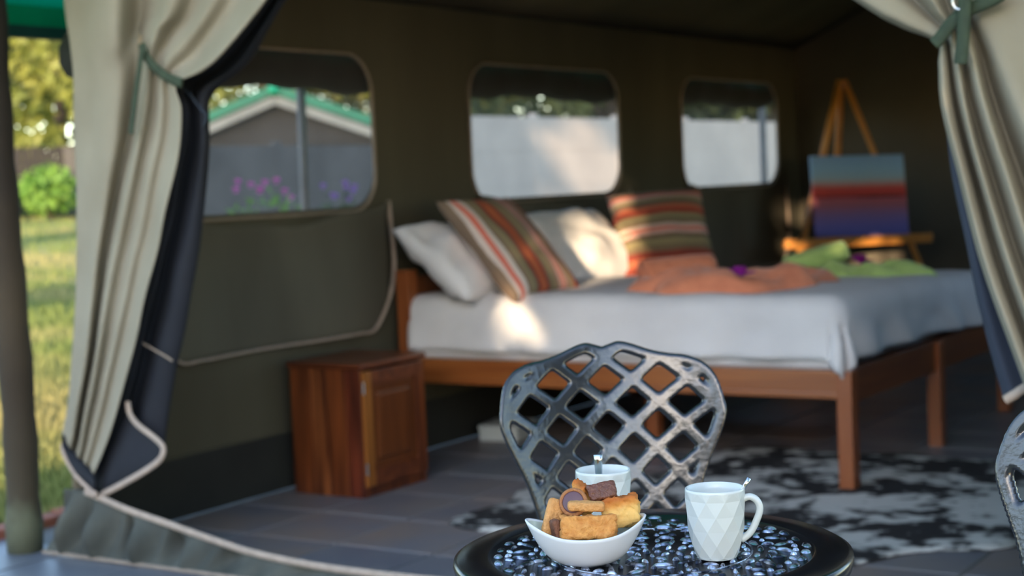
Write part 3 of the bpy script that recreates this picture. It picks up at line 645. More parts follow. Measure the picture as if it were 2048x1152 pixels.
pyd('painted_island', V, [(2*i, 2*i+2, 2*i+3, 2*i+1) for i in range(n)], mat('dark_paint', (0.10, 0.018, 0.02), (0.07, 0.012, 0.015), scale=20, rough=0.6), pa)

# ------------------------------------------------------------------ cowhide rug
def hide_r(a):
    return 1.0+0.10*math.sin(2*a+0.4)+0.16*math.cos(4*a-0.9)+0.07*math.sin(7*a+1)+0.05*math.sin(11*a)
V = [(0, 0, 0.010)]; n = 90; rings = 14
for r_ in range(1, rings+1):
    for k in range(n):
        a = 2*math.pi*k/n; q = r_/rings; R_ = q*(1+(hide_r(a)-1)*q)
        V.append((1.12*R_*math.cos(a), 0.98*R_*math.sin(a), 0.010+0.006*noise.noise(Vector((3*q*math.cos(a), 3*q*math.sin(a), 0)))-(0.005 if r_ == rings else 0)))
Fc = [(0, 1+k, 1+(k+1) % n) for k in range(n)]
for r_ in range(rings-1):
    for k in range(n): Fc.append((1+r_*n+k, 1+(r_+1)*n+k, 1+(r_+1)*n+(k+1) % n, 1+r_*n+(k+1) % n))
hm = mat('cowhide', (0.007, 0.008, 0.011), (0.50, 0.51, 0.50), scale=2.2, rough=0.85, bump=0.5, bscale=60, stretch=(1.0, 1.25, 1), contrast=(0.48, 0.53), detail=9, sheen=0.0)
_n = hm.node_tree; _t = [q for q in _n.nodes if q.type == 'TEX_NOISE']
_f = _n.nodes.new('ShaderNodeTexNoise'); _f.inputs['Scale'].default_value = 11; _f.inputs['Detail'].default_value = 6
_mp = [q for q in _n.nodes if q.type == 'MAPPING'][0]; _n.links.new(_mp.outputs[0], _f.inputs[0])
_m = _n.nodes.new('ShaderNodeMix'); _m.inputs[0].default_value = 0.42; _cr = [q for q in _n.nodes if q.type == 'VALTORGB'][0]
_n.links.new(_t[0].outputs[0], _m.inputs[2]); _n.links.new(_f.outputs[0], _m.inputs[3]); _n.links.new(_m.outputs[0], _cr.inputs[0])
hd = pyd('cowhide_rug', V, Fc, hm, None, True); hd.location = (-2.28, 5.62, 0.002); hd.rotation_euler = (0, 0, 0.35); mod(hd, 'SOLIDIFY', thickness=0.004, offset=-1)
tag(hd, 'black and white cowhide rug on the slate floor by the bed', 'rug')

# ------------------------------------------------------------------ bistro table
TZ, TC, TR = 0.70, (-1.098, 2.034), 0.2935
tb = tag(empty('bistro_table', (TC[0], TC[1], 0)), 'round black cast metal bistro table with filigree top', 'table')
prof = [(0.0, TZ-0.003), (0.236, TZ-0.003), (0.2385, TZ-0.0008), (0.242, TZ), (TR-0.008, TZ), (TR-0.001, TZ-0.004), (TR, TZ-0.011), (TR-0.003, TZ-0.024), (TR-0.012, TZ-0.030), (0.20, TZ-0.026), (0.0, TZ-0.026)]
pyd('table_top', *lathe_data(prof, 96), GLOSSBLK, tb, True)
V = []; Fc = []
def blob(x, y, a, lx, ly, h, z0=TZ-0.011, tilt=0.0):
    k = len(V); c, s = math.cos(a), math.sin(a); n = 8
    for q, zz in ((1.0, 0.0), (0.72, 0.7), (0.3, 1.0)):
        for i in range(n):
            t = 2*math.pi*i/n; u, v = lx*q*math.cos(t), ly*q*math.sin(t)
            V.append((x+u*c-v*s, y+u*s+v*c, z0+h*zz+tilt*u))
    for r_ in range(2):
        for i in range(n): Fc.append((k+r_*n+i, k+r_*n+(i+1) % n, k+(r_+1)*n+(i+1) % n, k+(r_+1)*n+i))
    Fc.append(tuple(k+2*n+i for i in range(n)))
random.seed(11)
for ring, (rad, cnt, lx, ly) in enumerate(((0.226, 34, 0.012, 0.0060), (0.209, 52, 0.0050, 0.0042), (0.192, 30, 0.015, 0.0042), (0.175, 44, 0.0052, 0.0045), (0.157, 26, 0.014, 0.0050), (0.139, 36, 0.0050, 0.0042), (0.121, 20, 0.014, 0.0048), (0.103, 27, 0.0050, 0.0042), (0.085, 14, 0.013, 0.0050), (0.067, 18, 0.0048, 0.0042), (0.049, 8, 0.012, 0.005), (0.031, 9, 0.0046, 0.0042), (0.012, 4, 0.007, 0.004))):
    for k in range(cnt):
        if random.random() < 0.04: continue
        a = 2*math.pi*(k+0.5*(ring % 2))/cnt; rj = rad+random.uniform(-.003, .003)
        turn = a + (math.pi/2 if ring % 4 == 0 else 0.6*(1 if k % 2 else -1)) if lx > 0.007 else random.uniform(0, 3)
        if lx < 0.007 and random.random() < 0.6: lx_, ly_ = 0.0085, 0.0032
        else: lx_, ly_ = lx, ly
        blob(rj*math.cos(a), rj*math.sin(a), turn, lx_*random.uniform(.8, 1.3), ly_*random.uniform(.9, 1.35), random.uniform(0.0026, 0.0046), TZ-0.003)
for rad in (0.148,):
    v_, f_ = tube_data([(rad*math.cos(a), rad*math.sin(a), TZ-0.003) for a in np.linspace(0, 2*math.pi, 64)[:-1]], 0.0016, 6, True); b0 = len(V); V += [tuple(p) for p in v_]; Fc += [tuple(b0+i for i in f) for f in f_]
TBL = mat('filigree_sky_glints', (0.03, 0.034, 0.05), (0.62, 0.66, 0.80), scale=55, rough=0.26, spec=0.9, metal=0.8, contrast=(0.42, 0.6))  # pale blue flecks paint the sky's glints onto black cast metal
fg = pyd('filigree', V, Fc, TBL, tb, True); fg['kind'] = 'stuff'; fg['label'] = 'cast leaves and scrolls in the table top with sky glints in their colour'
pyd('pedestal', *lathe_data([(0.0, 0.674), (0.06, 0.674), (0.055, 0.655), (0.026, 0.63), (0.022, 0.5), (0.030, 0.42), (0.040, 0.38), (0.028, 0.33), (0.022, 0.25), (0.034, 0.19), (0.0, 0.18)], 24), IRON, tb, True)
for k in range(3):
    a = 2*math.pi*k/3+0.4; d_ = np.array((math.cos(a), math.sin(a), 0))
    tube('table_leg', catmull([d_*0.02+np.array((0, 0, 0.24)), d_*0.10+np.array((0, 0, 0.20)), d_*0.17+np.array((0, 0, 0.09)), d_*0.235+np.array((0, 0, 0.018))], 16), 0.016, IRON, tb, 10)

# ------------------------------------------------------------------ cast metal chairs
OUT = [(0, .064), (.016, .069), (.032, .073), (.055, .068), (.09, .055), (.12, .048), (.155, .043), (.185, .03), (.205, .005), (.215, -.035), (.217, -.065), (.208, -.095), (.192, -.132), (.178, -.163), (.167, -.193), (.153, -.245), (.147, -.285), (.146, -.33), (.148, -.375), (.150, -.42)]
def chair_back_mesh():
    half = catmull([(a, b, 0) for a, b in OUT], 90)[:, :2]
    poly = np.vstack([half, (half*np.array((-1, 1)))[::-1]])
    st = 0.0034; sx = np.arange(-0.226, 0.2261, st); sy = np.arange(-0.424, 0.0781, st)
    XX, YY = np.meshgrid(sx, sy); P = np.stack([XX.ravel(), YY.ravel()], 1)
    d = np.full(len(P), 9.0); ins = np.zeros(len(P), bool)
    for a, b in zip(poly, np.roll(poly, -1, 0)):
        ab = b-a; L = ab@ab
        if L < 1e-12: continue
        t = np.clip(((P-a)@ab)/L, 0, 1); d = np.minimum(d, np.linalg.norm(P-a-t[:, None]*ab, axis=1))
        c = ((a[1] > P[:, 1]) != (b[1] > P[:, 1])); xi = a[0]+(P[:, 1]-a[1])*ab[0]/(ab[1] if abs(ab[1]) > 1e-12 else 1e-12); ins ^= c & (P[:, 0] < xi)
    dout = np.where(ins, d, -d)
    s, t = P[:, 0], P[:, 1]
    wid = 0.104*(1+1.15*np.clip(t, -0.3, 0.0)+0.25*np.maximum(t, 0)); A = s/wid; B = t/0.086
    cell = 0.5*np.hypot(1, 0)                      # half pitch in lattice units
    def fr(q): return np.abs((q-0.5) - np.round(q-0.5))
    k = 1/np.sqrt((1/wid)**2+(1/0.086)**2)
    d1 = fr(A+B)*k; d2 = fr(A-B)*k
    hb = 0.0122
    def smax(a, b, r): h = np.clip(0.5+0.5*(a-b)/r, 0, 1); return b+(a-b)*h+r*h*(1-h)
    lat = smax(hb-d1, hb-d2, 0.006)
    lat = np.where(t < -0.275, -0.02, lat)         # lattice ends above the seat in a point
    lat = np.where((t < -0.20) & (np.abs(s) < 0.001), lat, lat)
    rim = 0.021-dout
    body = smax(lat, rim, 0.008); sd = np.minimum(dout, body)
    ny, nx = XX.shape; sd = sd.reshape(ny, nx); hw = 0.0050
    V = []; Fc = []; idx = {}
    def surf_pt(x, y, h, side):
        th = 0.007*math.sqrt(max(0, min(1, h/hw))*(2-max(0, min(1, h/hw))))
        y0 = 0.19+0.225*(y+0.42) - 1.35*x*x
        return (x, y0 - side*th, 0.862+y)
    def vert(key, x, y, h, side):
        kk = (key, 0 if h <= 1e-9 else side)
        if kk not in idx: idx[kk] = len(V); V.append(surf_pt(x, y, h, side))
        return idx[kk]
    for j in range(ny-1):
        for i in range(nx-1):
            c4 = [(j, i), (j, i+1), (j+1, i+1), (j+1, i)]
            if max(sd[q] for q in c4) <= 0: continue
            for tri in ((0, 1, 2), (0, 2, 3)):
                pts = []
                for q in range(3):
                    a = c4[tri[q]]; b = c4[tri[(q+1) % 3]]; fa, fb = sd[a], sd[b]
                    if fa > 0: pts.append((a, sx[a[1]], sy[a[0]], fa))
                    if (fa > 0) != (fb > 0):
                        tt = fa/(fa-fb); pts.append((tuple(sorted((a, b))), sx[a[1]]+(sx[b[1]]-sx[a[1]])*tt, sy[a[0]]+(sy[b[0]]-sy[a[0]])*tt, 0.0))
                if len(pts) >= 3:
                    Fc.append([vert(k_, x_, y_, h_, 1) for k_, x_, y_, h_ in pts]); Fc.append([vert(k_, x_, y_, h_, -1) for k_, x_, y_, h_ in pts][::-1])
    return V, Fc
def make_chair(label):
    r = tag(empty('garden_chair'), label, 'chair', 'cast metal chairs at the bistro table')
    pyd('backrest', *chair_back_mesh(), IRON, r, True)
    # seat: rim, radial bars and rings
    pyd('seat_rim', *lathe_data([(0.185, 0.425), (0.205, 0.425), (0.212, 0.434), (0.206, 0.445), (0.186, 0.445), (0.185, 0.425)], 48), IRON, r, True)
    for k in range(12):
        a = math.pi*k/6; d_ = np.array((math.cos(a), math.sin(a), 0)); p_ = np.array((-math.sin(a), math.cos(a), 0))
        tube('seat_bar', [d_*0.03+np.array((0, 0, 0.430)), d_*0.11+p_*0.018+np.array((0, 0, 0.428)), d_*0.19+np.array((0, 0, 0.434))], 0.009, IRON, r, 6)
    tube('seat_ring', [(0.11*math.cos(a), 0.11*math.sin(a), 0.429) for a in np.linspace(0, 2*math.pi, 30)[:-1]], 0.009, IRON, r, 6, True)
    tube('seat_hub', [(0, 0, 0.42), (0, 0, 0.44)], 0.034, IRON, r, 16)
    for sx_, sy_ in ((-1, -1), (1, -1), (-1, 1), (1, 1)):
        b_ = np.array((sx_*0.145, sy_*0.14, 0))
        tube('leg', catmull([b_+np.array((0, 0, 0.43)), b_*1.12+np.array((0, 0, 0.30)), b_*1.02+np.array((0, 0, 0.12)), b_*1.28+np.array((0, 0, 0.012))], 14), [0.016-0.004*i/13 for i in range(14)], IRON, r, 8)
    return r
def copy_tree(o, label):
    c = o.copy(); COL.objects.link(c); c['label'] = label
    for ch in o.children:
        q = ch.copy(); COL.objects.link(q); q.parent = c
    return c
ch1 = make_chair('black cast metal lattice chair behind the table, facing the camera')
ph1 = math.radians(41); n1 = np.array((math.sin(ph1), -math.cos(ph1)))
q = np.array((-1.514, 2.636)) + n1*0.30; ch1.location = (q[0], q[1], 0); ch1.rotation_euler = (0, 0, ph1)
ch2 = copy_tree(ch1, 'black cast metal lattice chair cut off at the right edge')
ph2 = math.radians(-29); ch2.location = (-0.577, 2.02, 0); ch2.rotation_euler = (0, 0, ph2)

# ------------------------------------------------------------------ mugs and spoons
def make_mug(loc, ang, label):
    r = tag(empty('coffee_mug', loc, ang), label, 'mug', 'faceted mugs on the table')
    N = 10; rows = [(0.004, .0305), (0.022, .0365), (0.043, .0405), (0.064, .0425), (0.086, .0430)]
    V = []; Fc = []
    def ring(z, rad, n, off=0.0):
        k = len(V)
        for i in range(n): a = 2*math.pi*(i+off)/n; V.append((rad*math.cos(a), rad*math.sin(a), z))
        return k
    base = ring(0.0, 0.028, 20); ks = [ring(z, rd, N, 0.5*(j % 2)) for j, (z, rd) in enumerate(rows)]
    Fc.append(tuple(base+i for i in range(20))[::-1])
    for i in range(N): Fc += [(base+2*i, base+(2*i+1) % 20, ks[0]+i), (base+(2*i+1) % 20, base+(2*i+2) % 20, ks[0]+(i+1) % N), (base+(2*i+1) % 20, ks[0]+(i+1) % N, ks[0]+i)]
    for j in range(4):
        a, b = ks[j], ks[j+1]
        for i in range(N):
            i1 = (i+1) % N
            if j % 2 == 0: Fc += [(a+i, a+i1, b+i), (a+i1, b+i1, b+i)]
            else: Fc += [(a+i, a+i1, b+i1), (a+i, b+i1, b+i)]
    NR = 40; rim0 = ring(0.0975, 0.0428, NR)
    top_ = ks[4]
    for i in range(N):
        for q_ in range(4): Fc.append((top_+i, rim0+(4*i+q_+1) % NR, rim0+(4*i+q_) % NR)) if q_ < 2 else Fc.append((top_+(i+1) % N, rim0+(4*i+q_+1) % NR, rim0+(4*i+q_) % NR))
        Fc.append((top_+i, top_+(i+1) % N, rim0+(4*i+2) % NR))
    flat_n = len(Fc)
    prev = rim0
    for z, rd in ((0.1005, 0.0424), (0.1012, 0.0412), (0.1005, 0.0400), (0.09, 0.0395), (0.05, 0.0375), (0.012, 0.028), (0.008, 0.012)):
        k = ring(z, rd, NR)
        for i in range(NR): Fc.append((prev+i, prev+(i+1) % NR, k+(i+1) % NR, k+i))
        prev = k
    Fc.append(tuple(prev+i for i in range(NR)))
    o = pyd('mug_body', V, Fc, MUGM, r)
    for i, p in enumerate(o.data.polygons): p.use_smooth = i >= flat_n
    tube('handle', catmull([(0.038, 0, 0.083), (0.049, 0, 0.0865), (0.059, 0, 0.081), (0.063, 0, 0.068), (0.057, 0, 0.050), (0.048, 0, 0.034), (0.035, 0, 0.024)], 26), 0.0052, MUGM, r, 12, False, 1.25)
    return r
hand = math.atan2(0.545, 0.838)
make_mug((-0.989, 2.030, TZ), hand-0.12, 'pale grey faceted mug with its handle to the right, nearest the table edge')
make_mug((-1.212, 2.098, TZ), hand+1.75, 'pale grey faceted mug half hidden behind the bowl of biscuits')
WD = 1.0
def spoon(a, b, label, wd=0.0045):
    r = tag(empty('teaspoon', a), label, 'spoon', 'teaspoons in the mugs'); a_ = np.array(a, float); b_ = np.array(b, float)-a_
    P = [b_*t for t in np.linspace(0.16, 1, 10)]; tube('spoon_handle', P, [(0.0020+0.0014*(i/9)**1.5)*WD for i in range(10)], STEEL, r, 8, False, 0.35, up=(0.838, 0.545, 0))
    bm = bmesh.new(); bmesh.ops.create_uvsphere(bm, u_segments=12, v_segments=8, radius=0.012); bmesh.ops.scale(bm, vec=(0.75, 0.35, 1.25), verts=bm.verts); bmesh.ops.translate(bm, vec=tuple(b_*0.1), verts=bm.verts); frombm('spoon_bowl', bm, STEEL, r, True)
spoon((-0.995, 2.025, TZ+0.016), tuple(np.array((-0.989, 2.030, 0))+np.array((0.838, 0.545, 0))*0.050+np.array((0, 0, TZ+0.112))), 'steel teaspoon resting in the mug with the handle on the right')
WD = 2.0
spoon((-1.216, 2.092, TZ+0.018), tuple(np.array((-1.212, 2.098, 0))+np.array((0.838, 0.545, 0))*-0.007+np.array((0, 0, TZ+0.126))+np.array((-0.545, 0.838, 0))*-0.012), 'steel teaspoon standing upright in the mug behind the bowl')

# ------------------------------------------------------------------ bowl of biscuits
BC = np.array((-1.142, 1.922, TZ)); ER = np.array((0.838, 0.545, 0)); EF = np.array((-0.545, 0.838, 0)); EZ_ = np.array((0, 0, 1.0))
bw = tag(empty('snack_bowl', tuple(BC), hand), 'white oval bowl with raised pointed ends holding biscuits', 'bowl')
n = 72
def rimpt(a, q, inset):
    ex = abs(math.cos(a)); hx = 0.047+0.020*ex**3.0; ax, by = 0.087-inset, 0.064-inset
    prof_r = 0.33+0.67*q**0.62; hz = hx*(0.02+0.98*q**1.35)
    rr_ = 1-0.06*math.sin(2*a)**2
    return (ax*prof_r*math.cos(a)*rr_, by*prof_r*math.sin(a)*rr_, hz)
V = []; Fc = []; rowsn = 0
def addrow(f):
    global rowsn
    for k in range(n): V.append(f(2*math.pi*k/n))
    rowsn += 1
addrow(lambda a: (0.026*math.cos(a), 0.020*math.sin(a), 0.0005)); 
for q in np.linspace(0.0, 1, 14): addrow(lambda a: rimpt(a, q, 0))
no = rowsn
addrow(lambda a: tuple(np.array(rimpt(a, 1, 0.0015))+np.array((0, 0, 0.0012)))); addrow(lambda a: tuple(np.array(rimpt(a, 1, 0.0035))))
for q in np.linspace(0.97, 0.0, 12): addrow(lambda a: tuple(np.array(rimpt(a, q, 0.004))+np.array((0, 0, 0.0035*(1-q)))))
addrow(lambda a: (0.012*math.cos(a), 0.01*math.sin(a), 0.0048))
for j in range(rowsn-1):
    for k in range(n): Fc.append((j*n+k, j*n+(k+1) % n, (j+1)*n+(k+1) % n, (j+1)*n+k))
Fc.append(tuple(range(n))[::-1]); Fc.append(tuple((rowsn-1)*n+k for k in range(n)))
bo_ = pyd('bowl_body', V, Fc, [BOWLW, BOWLIN], bw, True)
for i, p in enumerate(bo_.data.polygons):
    if i >= (no+2)*n and i < (rowsn-1)*n or i == len(bo_.data.polygons)-1: p.material_index = 1

def crumbly(name, size, centre, rot, m_, label, seed, rough_=0.0016, cuts=7, bev=0.004, cat='biscuit'):
    """baked piece: bevelled block, finely divided and roughened. rot = (turn about up, pitch, roll) in the bowl's own axes"""
    bm = bmesh.new(); bmesh.ops.create_cube(bm, size=2.0); bmesh.ops.subdivide_edges(bm, edges=bm.edges[:], cuts=15, use_grid_fill=True)
    hs = Vector(size)/2; bev = min(bev, min(hs)*0.9)
    for v in bm.verts:
        p_ = Vector((v.co.x*hs.x, v.co.y*hs.y, v.co.z*hs.z)); q_ = Vector([max(-(hs[k]-bev), min(hs[k]-bev, p_[k])) for k in range(3)])
        d_ = p_-q_; d_ = d_.normalized() if d_.length > 1e-9 else Vector((0, 0, 1)); e_ = q_+d_*bev
        v.co = e_ + d_*(rough_*(noise.noise(e_*190+Vector((seed, 0, 0)))+0.8*noise.noise(e_*420+Vector((0, seed, 0)))+1.3*noise.noise(e_*70+Vector((seed, seed, 0)))))
    o = frombm(name, bm, m_, None, True)
    c = BC+ER*centre[0]+EF*centre[1]+EZ_*centre[2]
    o.matrix_world = Matrix.Translation(Vector(c)) @ Matrix.Rotation(hand+rot[0], 4, 'Z') @ Matrix.Rotation(rot[1], 4, 'X') @ Matrix.Rotation(rot[2], 4, 'Y')
    tag(o, label, cat, 'baked treats in the bowl'); return o
def bake(name, c1, c2, sc=120): return mat(name, c1, c2, scale=sc, rough=0.75, bump=0.4, bscale=260, contrast=(0.3, 0.7))
RUSK = bake('golden_rusk', (0.70, 0.33, 0.085), (0.52, 0.19, 0.035)); RUSKY = ramp_mat('rusk_crumb', [(0.0, (214, 170, 96)), (0.55, (224, 178, 100)), (0.72, (206, 140, 64)), (0.9, (176, 98, 32)), (1.0, (170, 92, 30))], 2, noise_amt=0.25, off=0.36, mul=24, bump=0.6, rough=0.8)
SHORT = bake('shortbread', (0.66, 0.33, 0.11), (0.56, 0.25, 0.07)); CHOC = bake('milk_chocolate', (0.16, 0.055, 0.028), (0.11, 0.036, 0.018), 60); CHOC.node_tree.nodes['Principled BSDF'].inputs['Roughness'].default_value = 0.35
crumbly('rusk', (0.078, 0.026, 0.034), (0.003, -0.020, 0.056), (0.03, -0.25, 0.02), RUSK, 'large golden brown rusk lying at the front of the bowl', 1, 0.0028)
crumbly('wafer_biscuit', (0.011, 0.026, 0.034), (-0.043, -0.012, 0.052), (0.25, -0.1, -0.12), bake('brown_wafer', (0.20, 0.075, 0.035), (0.14, 0.05, 0.022)), 'dark brown wafer end at the left of the front rusk', 2, 0.0006)
crumbly('finger_biscuit', (0.026, 0.014, 0.056), (-0.046, 0.010, 0.066), (0.35, -0.15, 0.38), SHORT, 'pale orange finger biscuit standing at the left side of the bowl', 3, 0.0006, bev=0.006)
crumbly('finger_biscuit', (0.052, 0.018, 0.0135), (0.001, -0.008, 0.085), (-0.05, 0.1, 0.06), SHORT, 'thin orange finger biscuit resting on top of the front rusk', 4, 0.0006, bev=0.005)
crumbly('rusk', (0.052, 0.036, 0.042), (0.052, 0.014, 0.070), (-0.15, -0.22, -0.20), RUSKY, 'crumbly yellow rusk with browned top at the right of the bowl', 5, 0.0032)
crumbly('rusk', (0.034, 0.030, 0.040), (-0.002, 0.040, 0.086), (0.5, 0.2, 0.4), RUSKY, 'small crumbly yellow rusk at the back of the bowl', 6, 0.003)
crumbly('chocolate_square', (0.040, 0.018, 0.026), (0.026, 0.018, 0.099), (-0.1, -0.5, -0.22), CHOC, 'milk chocolate coated square on top of the pile', 7, 0.0012)
crumbly('rusk', (0.05, 0.04, 0.03), (-0.005, 0.02, 0.035), (0.3, 0.1, 0.1), RUSK, 'brown rusk buried under the other biscuits in the bowl', 9)
tt = tag(empty('chocolate_tart', tuple(BC+ER*-0.016+EF*0.006+EZ_*0.088)), 'round biscuit with a smooth purple brown chocolate centre', 'biscuit', 'baked treats in the bowl')
tt.rotation_euler = (Matrix.Rotation(hand-0.25, 4, 'Z') @ Matrix.Rotation(math.radians(68), 4, 'X')).to_euler()
pyd('biscuit_ring', *lathe_data([(0.0, -0.006), (0.017, -0.006), (0.0205, -0.003), (0.021, 0.002), (0.0185, 0.005), (0.0158, 0.004), (0.015, 0.0)], 36), bake('brown_biscuit', (0.40, 0.17, 0.06), (0.32, 0.12, 0.04)), tt, True)
pyd('chocolate_disc', *lathe_data([(0.0162, 0.0), (0.0158, 0.0035), (0.014, 0.0042), (0.0001, 0.0045)], 36), mat('dark_chocolate', (0.10, 0.045, 0.055), (0.12, 0.055, 0.065), scale=40, rough=0.4), tt, True)

# ------------------------------------------------------------------ garden outside
def gz(x): return -0.03 + 0.06*max(0.0, -x-6.0)
V = []; gx = np.concatenate([np.linspace(-60, -16, 12), np.linspace(-15, 8, 40)]); gy = np.concatenate([np.linspace(-24, 3, 14), np.linspace(4, 30, 50), np.linspace(33, 80, 10)])
for yy in gy:
    for xx in gx:
        inside = -4.8 < xx < 1.2 and 1.0 < yy < 11
        V.append((xx, yy, -0.2 if inside else gz(xx)+0.015*noise.noise(Vector((xx*.7, yy*.7, 0)))))
nx = len(gx); Fc = [(j*nx+i, j*nx+i+1, (j+1)*nx+i+1, (j+1)*nx+i) for j in range(len(gy)-1) for i in range(nx-1)]
LAWN = mat('lawn', (0.13, 0.17, 0.045), (0.30, 0.26, 0.12), scale=0.55, rough=0.95, bump=0.6, bscale=30, contrast=(0.42, 0.62), detail=6)
gr = pyd('ground', V, Fc, LAWN, None, True); struct(gr, 'green and straw coloured lawn beside the tent')

def slice_pos(px, py):
    q = DX + RX*(px-1024)/F_PX - UX*(py-576)/F_PX; t = 3.0
    while t < 90:
        p = CAM+q*t
        if p[2] < gz(p[0]): return p
        t += 0.12
    return p
# sun paths kept free of leaves in the added hedge and trees behind the viewer
BEAMS = [((-3.78+0.04*k, 5.70, 0.70-0.05*k), .06, .10) for k in range(5)] + [((-4.02, 7.0, 0.98), .10, .03), ((-3.96, 7.0, 0.86), .10, .03), ((-3.90, 7.02, 0.80), .08, .03), ((-4.05, 7.2, 1.06), .06, .03), ((-3.94, 10.67, 0.58), .06, 0), ((-3.84, 10.67, 0.57), .07, 0), ((-3.74, 10.67, 0.53), .05, 0), ((-4.176, 9.716, 0.76), .04, 0), ((-4.10, 9.78, 0.62), .03, 0),
         ((-9.0, 15.3, 1.45), .22, 0), ((-9.0, 15.75, 1.42), .25, 0)]
for (px, py, rr_) in ((60, 800, .7), (130, 840, .7), (90, 900, .5), (140, 520, 1.4), (80, 535, 1.5), (110, 650, .6), (60, 945, .3), (130, 700, .35)):
    p = slice_pos(px, py); BEAMS.append((tuple(p), rr_, 0))
sd_ = np.array(SUN_DIR)
BT = np.array([b[0] for b in BEAMS]); BR_ = np.array([b[1] for b in BEAMS]); BK_ = np.array([b[2] for b in BEAMS])
def clear_of_beams(p, margin):
    v = np.array(p)-BT; dd = np.linalg.norm(v-np.outer(v@sd_, sd_), axis=1); hit = dd < BR_+margin; return not hit.any() or random.random() < BK_[hit].min()
LEAFD = mat('hedge_leaf', (0.055, 0.085, 0.025), (0.10, 0.12, 0.035), scale=3, rough=0.6, transl=0.25)
BARK = mat('bark', (0.10, 0.075, 0.055), (0.06, 0.045, 0.034), scale=6, rough=0.9, bump=0.5, bscale=20, stretch=(1, 1, .3))
def hedge(x0, x1, y0, y1, h, n, size, label, seed):
    random.seed(seed); r = tag(empty('sun_shading_hedge', ((x0+x1)/2, (y0+y1)/2, 0)), label, 'hedge'); pts = []
    while len(pts) < n:
        xx = random.uniform(x0, x1); hh = h*(0.92+0.12*noise.noise(Vector((xx*.5, seed, 0)))); p = (xx, random.uniform(y0, y1), random.uniform(0, hh))
        if clear_of_beams(p, size*0.32): pts.append((p[0]-r.location.x, p[1]-r.location.y, p[2]))
        else: n -= 1
    pyd('foliage', *leaves(len(pts), lambda i: pts[i], size), LEAFD, r)
    for k in range(int((x1-x0)/3)):
        xx = x0+1.5+3*k-r.location.x
        if clear_of_beams((xx+r.location.x, r.location.y, 1), 0.3): tube('trunk', [(xx, 0, 0), (xx+.1, .05, 1.2), (xx, .1, 2.6)], [.09, .07, .03], BARK, r, 8)
hedge(-9.0, 12.0, -13.0, -11.2, 4.2, 32000, 0.33, 'tall leafy hedge added out of view behind the viewer to shade the low sun', 3)  # unseen hedge added as the dappling trees; gaps cut along the sun paths
hedge(-2.0, 24.0, -33.0, -29.0, 10.3, 13000, 0.95, 'tall row of trees added beyond the near hedge, out of view, to block low sun', 5)  # unseen row put in to shade the pale wall and the neighbouring tent

def tree(loc, height, crown, rad, n, size, m_, label, seed, name='garden_tree', trunk=True):
    random.seed(seed); r = tag(empty(name, loc), label, 'tree', 'trees beyond the garden fence')
    cl_ = [(random.gauss(0, .5)*rad, random.gauss(0, .5)*rad, crown+random.uniform(-.5, .5)*rad*1.1) for _ in range(14)]
    def pos(i):
        c = random.choice(cl_); q = Vector((random.gauss(0, 1), random.gauss(0, 1), random.gauss(0, 1))).normalized()*rad*0.42*random.uniform(.4, 1)**.5; return (c[0]+q.x, c[1]+q.y, max(0.3, c[2]+q.z))
    pyd('foliage', *leaves(n, pos, size), m_, r)
    if trunk:
        tube('trunk', [(0, 0, -0.3), (.1, 0, height*.3), (-.05, .1, height*.6), (0, 0, height*.85)], [.16, .13, .09, .03], BARK, r, 8)
        for k in range(4):
            a = k*1.7; tube('branch', [(0, 0, height*.4), (math.cos(a)*rad*.4, math.sin(a)*rad*.4, height*.6), (math.cos(a)*rad*.7, math.sin(a)*rad*.7, height*.75)], [.06, .04, .015], BARK, r, 6)
def leafm(name, a, b): return mat(name, a, b, scale=1.2, rough=0.55, transl=0.45, contrast=(.35, .65))
YG = leafm('yellow_green_leaf', (0.23, 0.245, 0.048), (0.13, 0.165, 0.035)); OG = leafm('olive_leaf', (0.12, 0.15, 0.05), (0.20, 0.20, 0.07)); DG = leafm('dark_leaf', (0.045, 0.075, 0.028), (0.075, 0.105, 0.038)); BGn = leafm('bright_leaf', (0.12, 0.26, 0.04), (0.19, 0.33, 0.06))
tree((-23.6, 22.3, 0.9), 4.2, 2.0, 1.9, 2600, .24, YG, 'yellow green tree low behind the dark plank fence, between post and curtain', 1)
tree((-28.5, 25.0, 1.2), 7.0, 4.6, 3.0, 2600, .32, OG, 'tall olive green tree high behind the plank fence at the left', 2)
tree((-24.5, 27.5, 1.1), 6.5, 3.8, 2.6, 2200, .30, YG, 'tall yellowish tree beside the khaki curtain edge', 3)
tree((-24.0, 31.0, 1.0), 7.0, 4.0, 3.4, 2400, .34, OG, 'olive tree behind the green roofed neighbouring tent', 4)
tree((-19.0, 33.0, .8), 6.5, 3.6, 3.2, 2200, .34, YG, 'yellowish tree above the right side of the neighbouring tent', 5)
tree((-13.5, 24.5, .45), 5.5, 3.2, 2.6, 2600, .30, DG, 'dark green tree above the pale wall in the middle window', 6)
tree((-13.0, 29.5, .42), 5.8, 3.2, 2.7, 2600, .30, DG, 'dark green tree above the pale wall between middle and far windows', 7)
tree((-12.8, 36.0, .4), 6.0, 3.3, 3.0, 2600, .32, DG, 'dark green tree above the pale wall in the far window', 8)
tree((-11.5, 20.5, .33), 4.2, 2.9, 1.3, 1200, .24, OG, 'lighter green small tree over the pale wall', 9)
tree((6.4, 0.9, -.03), 6.0, 3.2, 2.6, 3500, .34, OG, 'spreading olive tree added on the right of the veranda, out of view', 30)  # unseen tree put in for olive reflections in the chair back
tree((-33.0, 29.0, 1.6), 9.0, 4.0, 4.2, 3600, .42, YG, 'broad yellow green tree farthest away at the left', 10)
tree((-27.5, 21.5, 1.2), 6.0, 2.6, 2.4, 2600, .30, YG, 'yellow green tree behind the weathered post', 11)
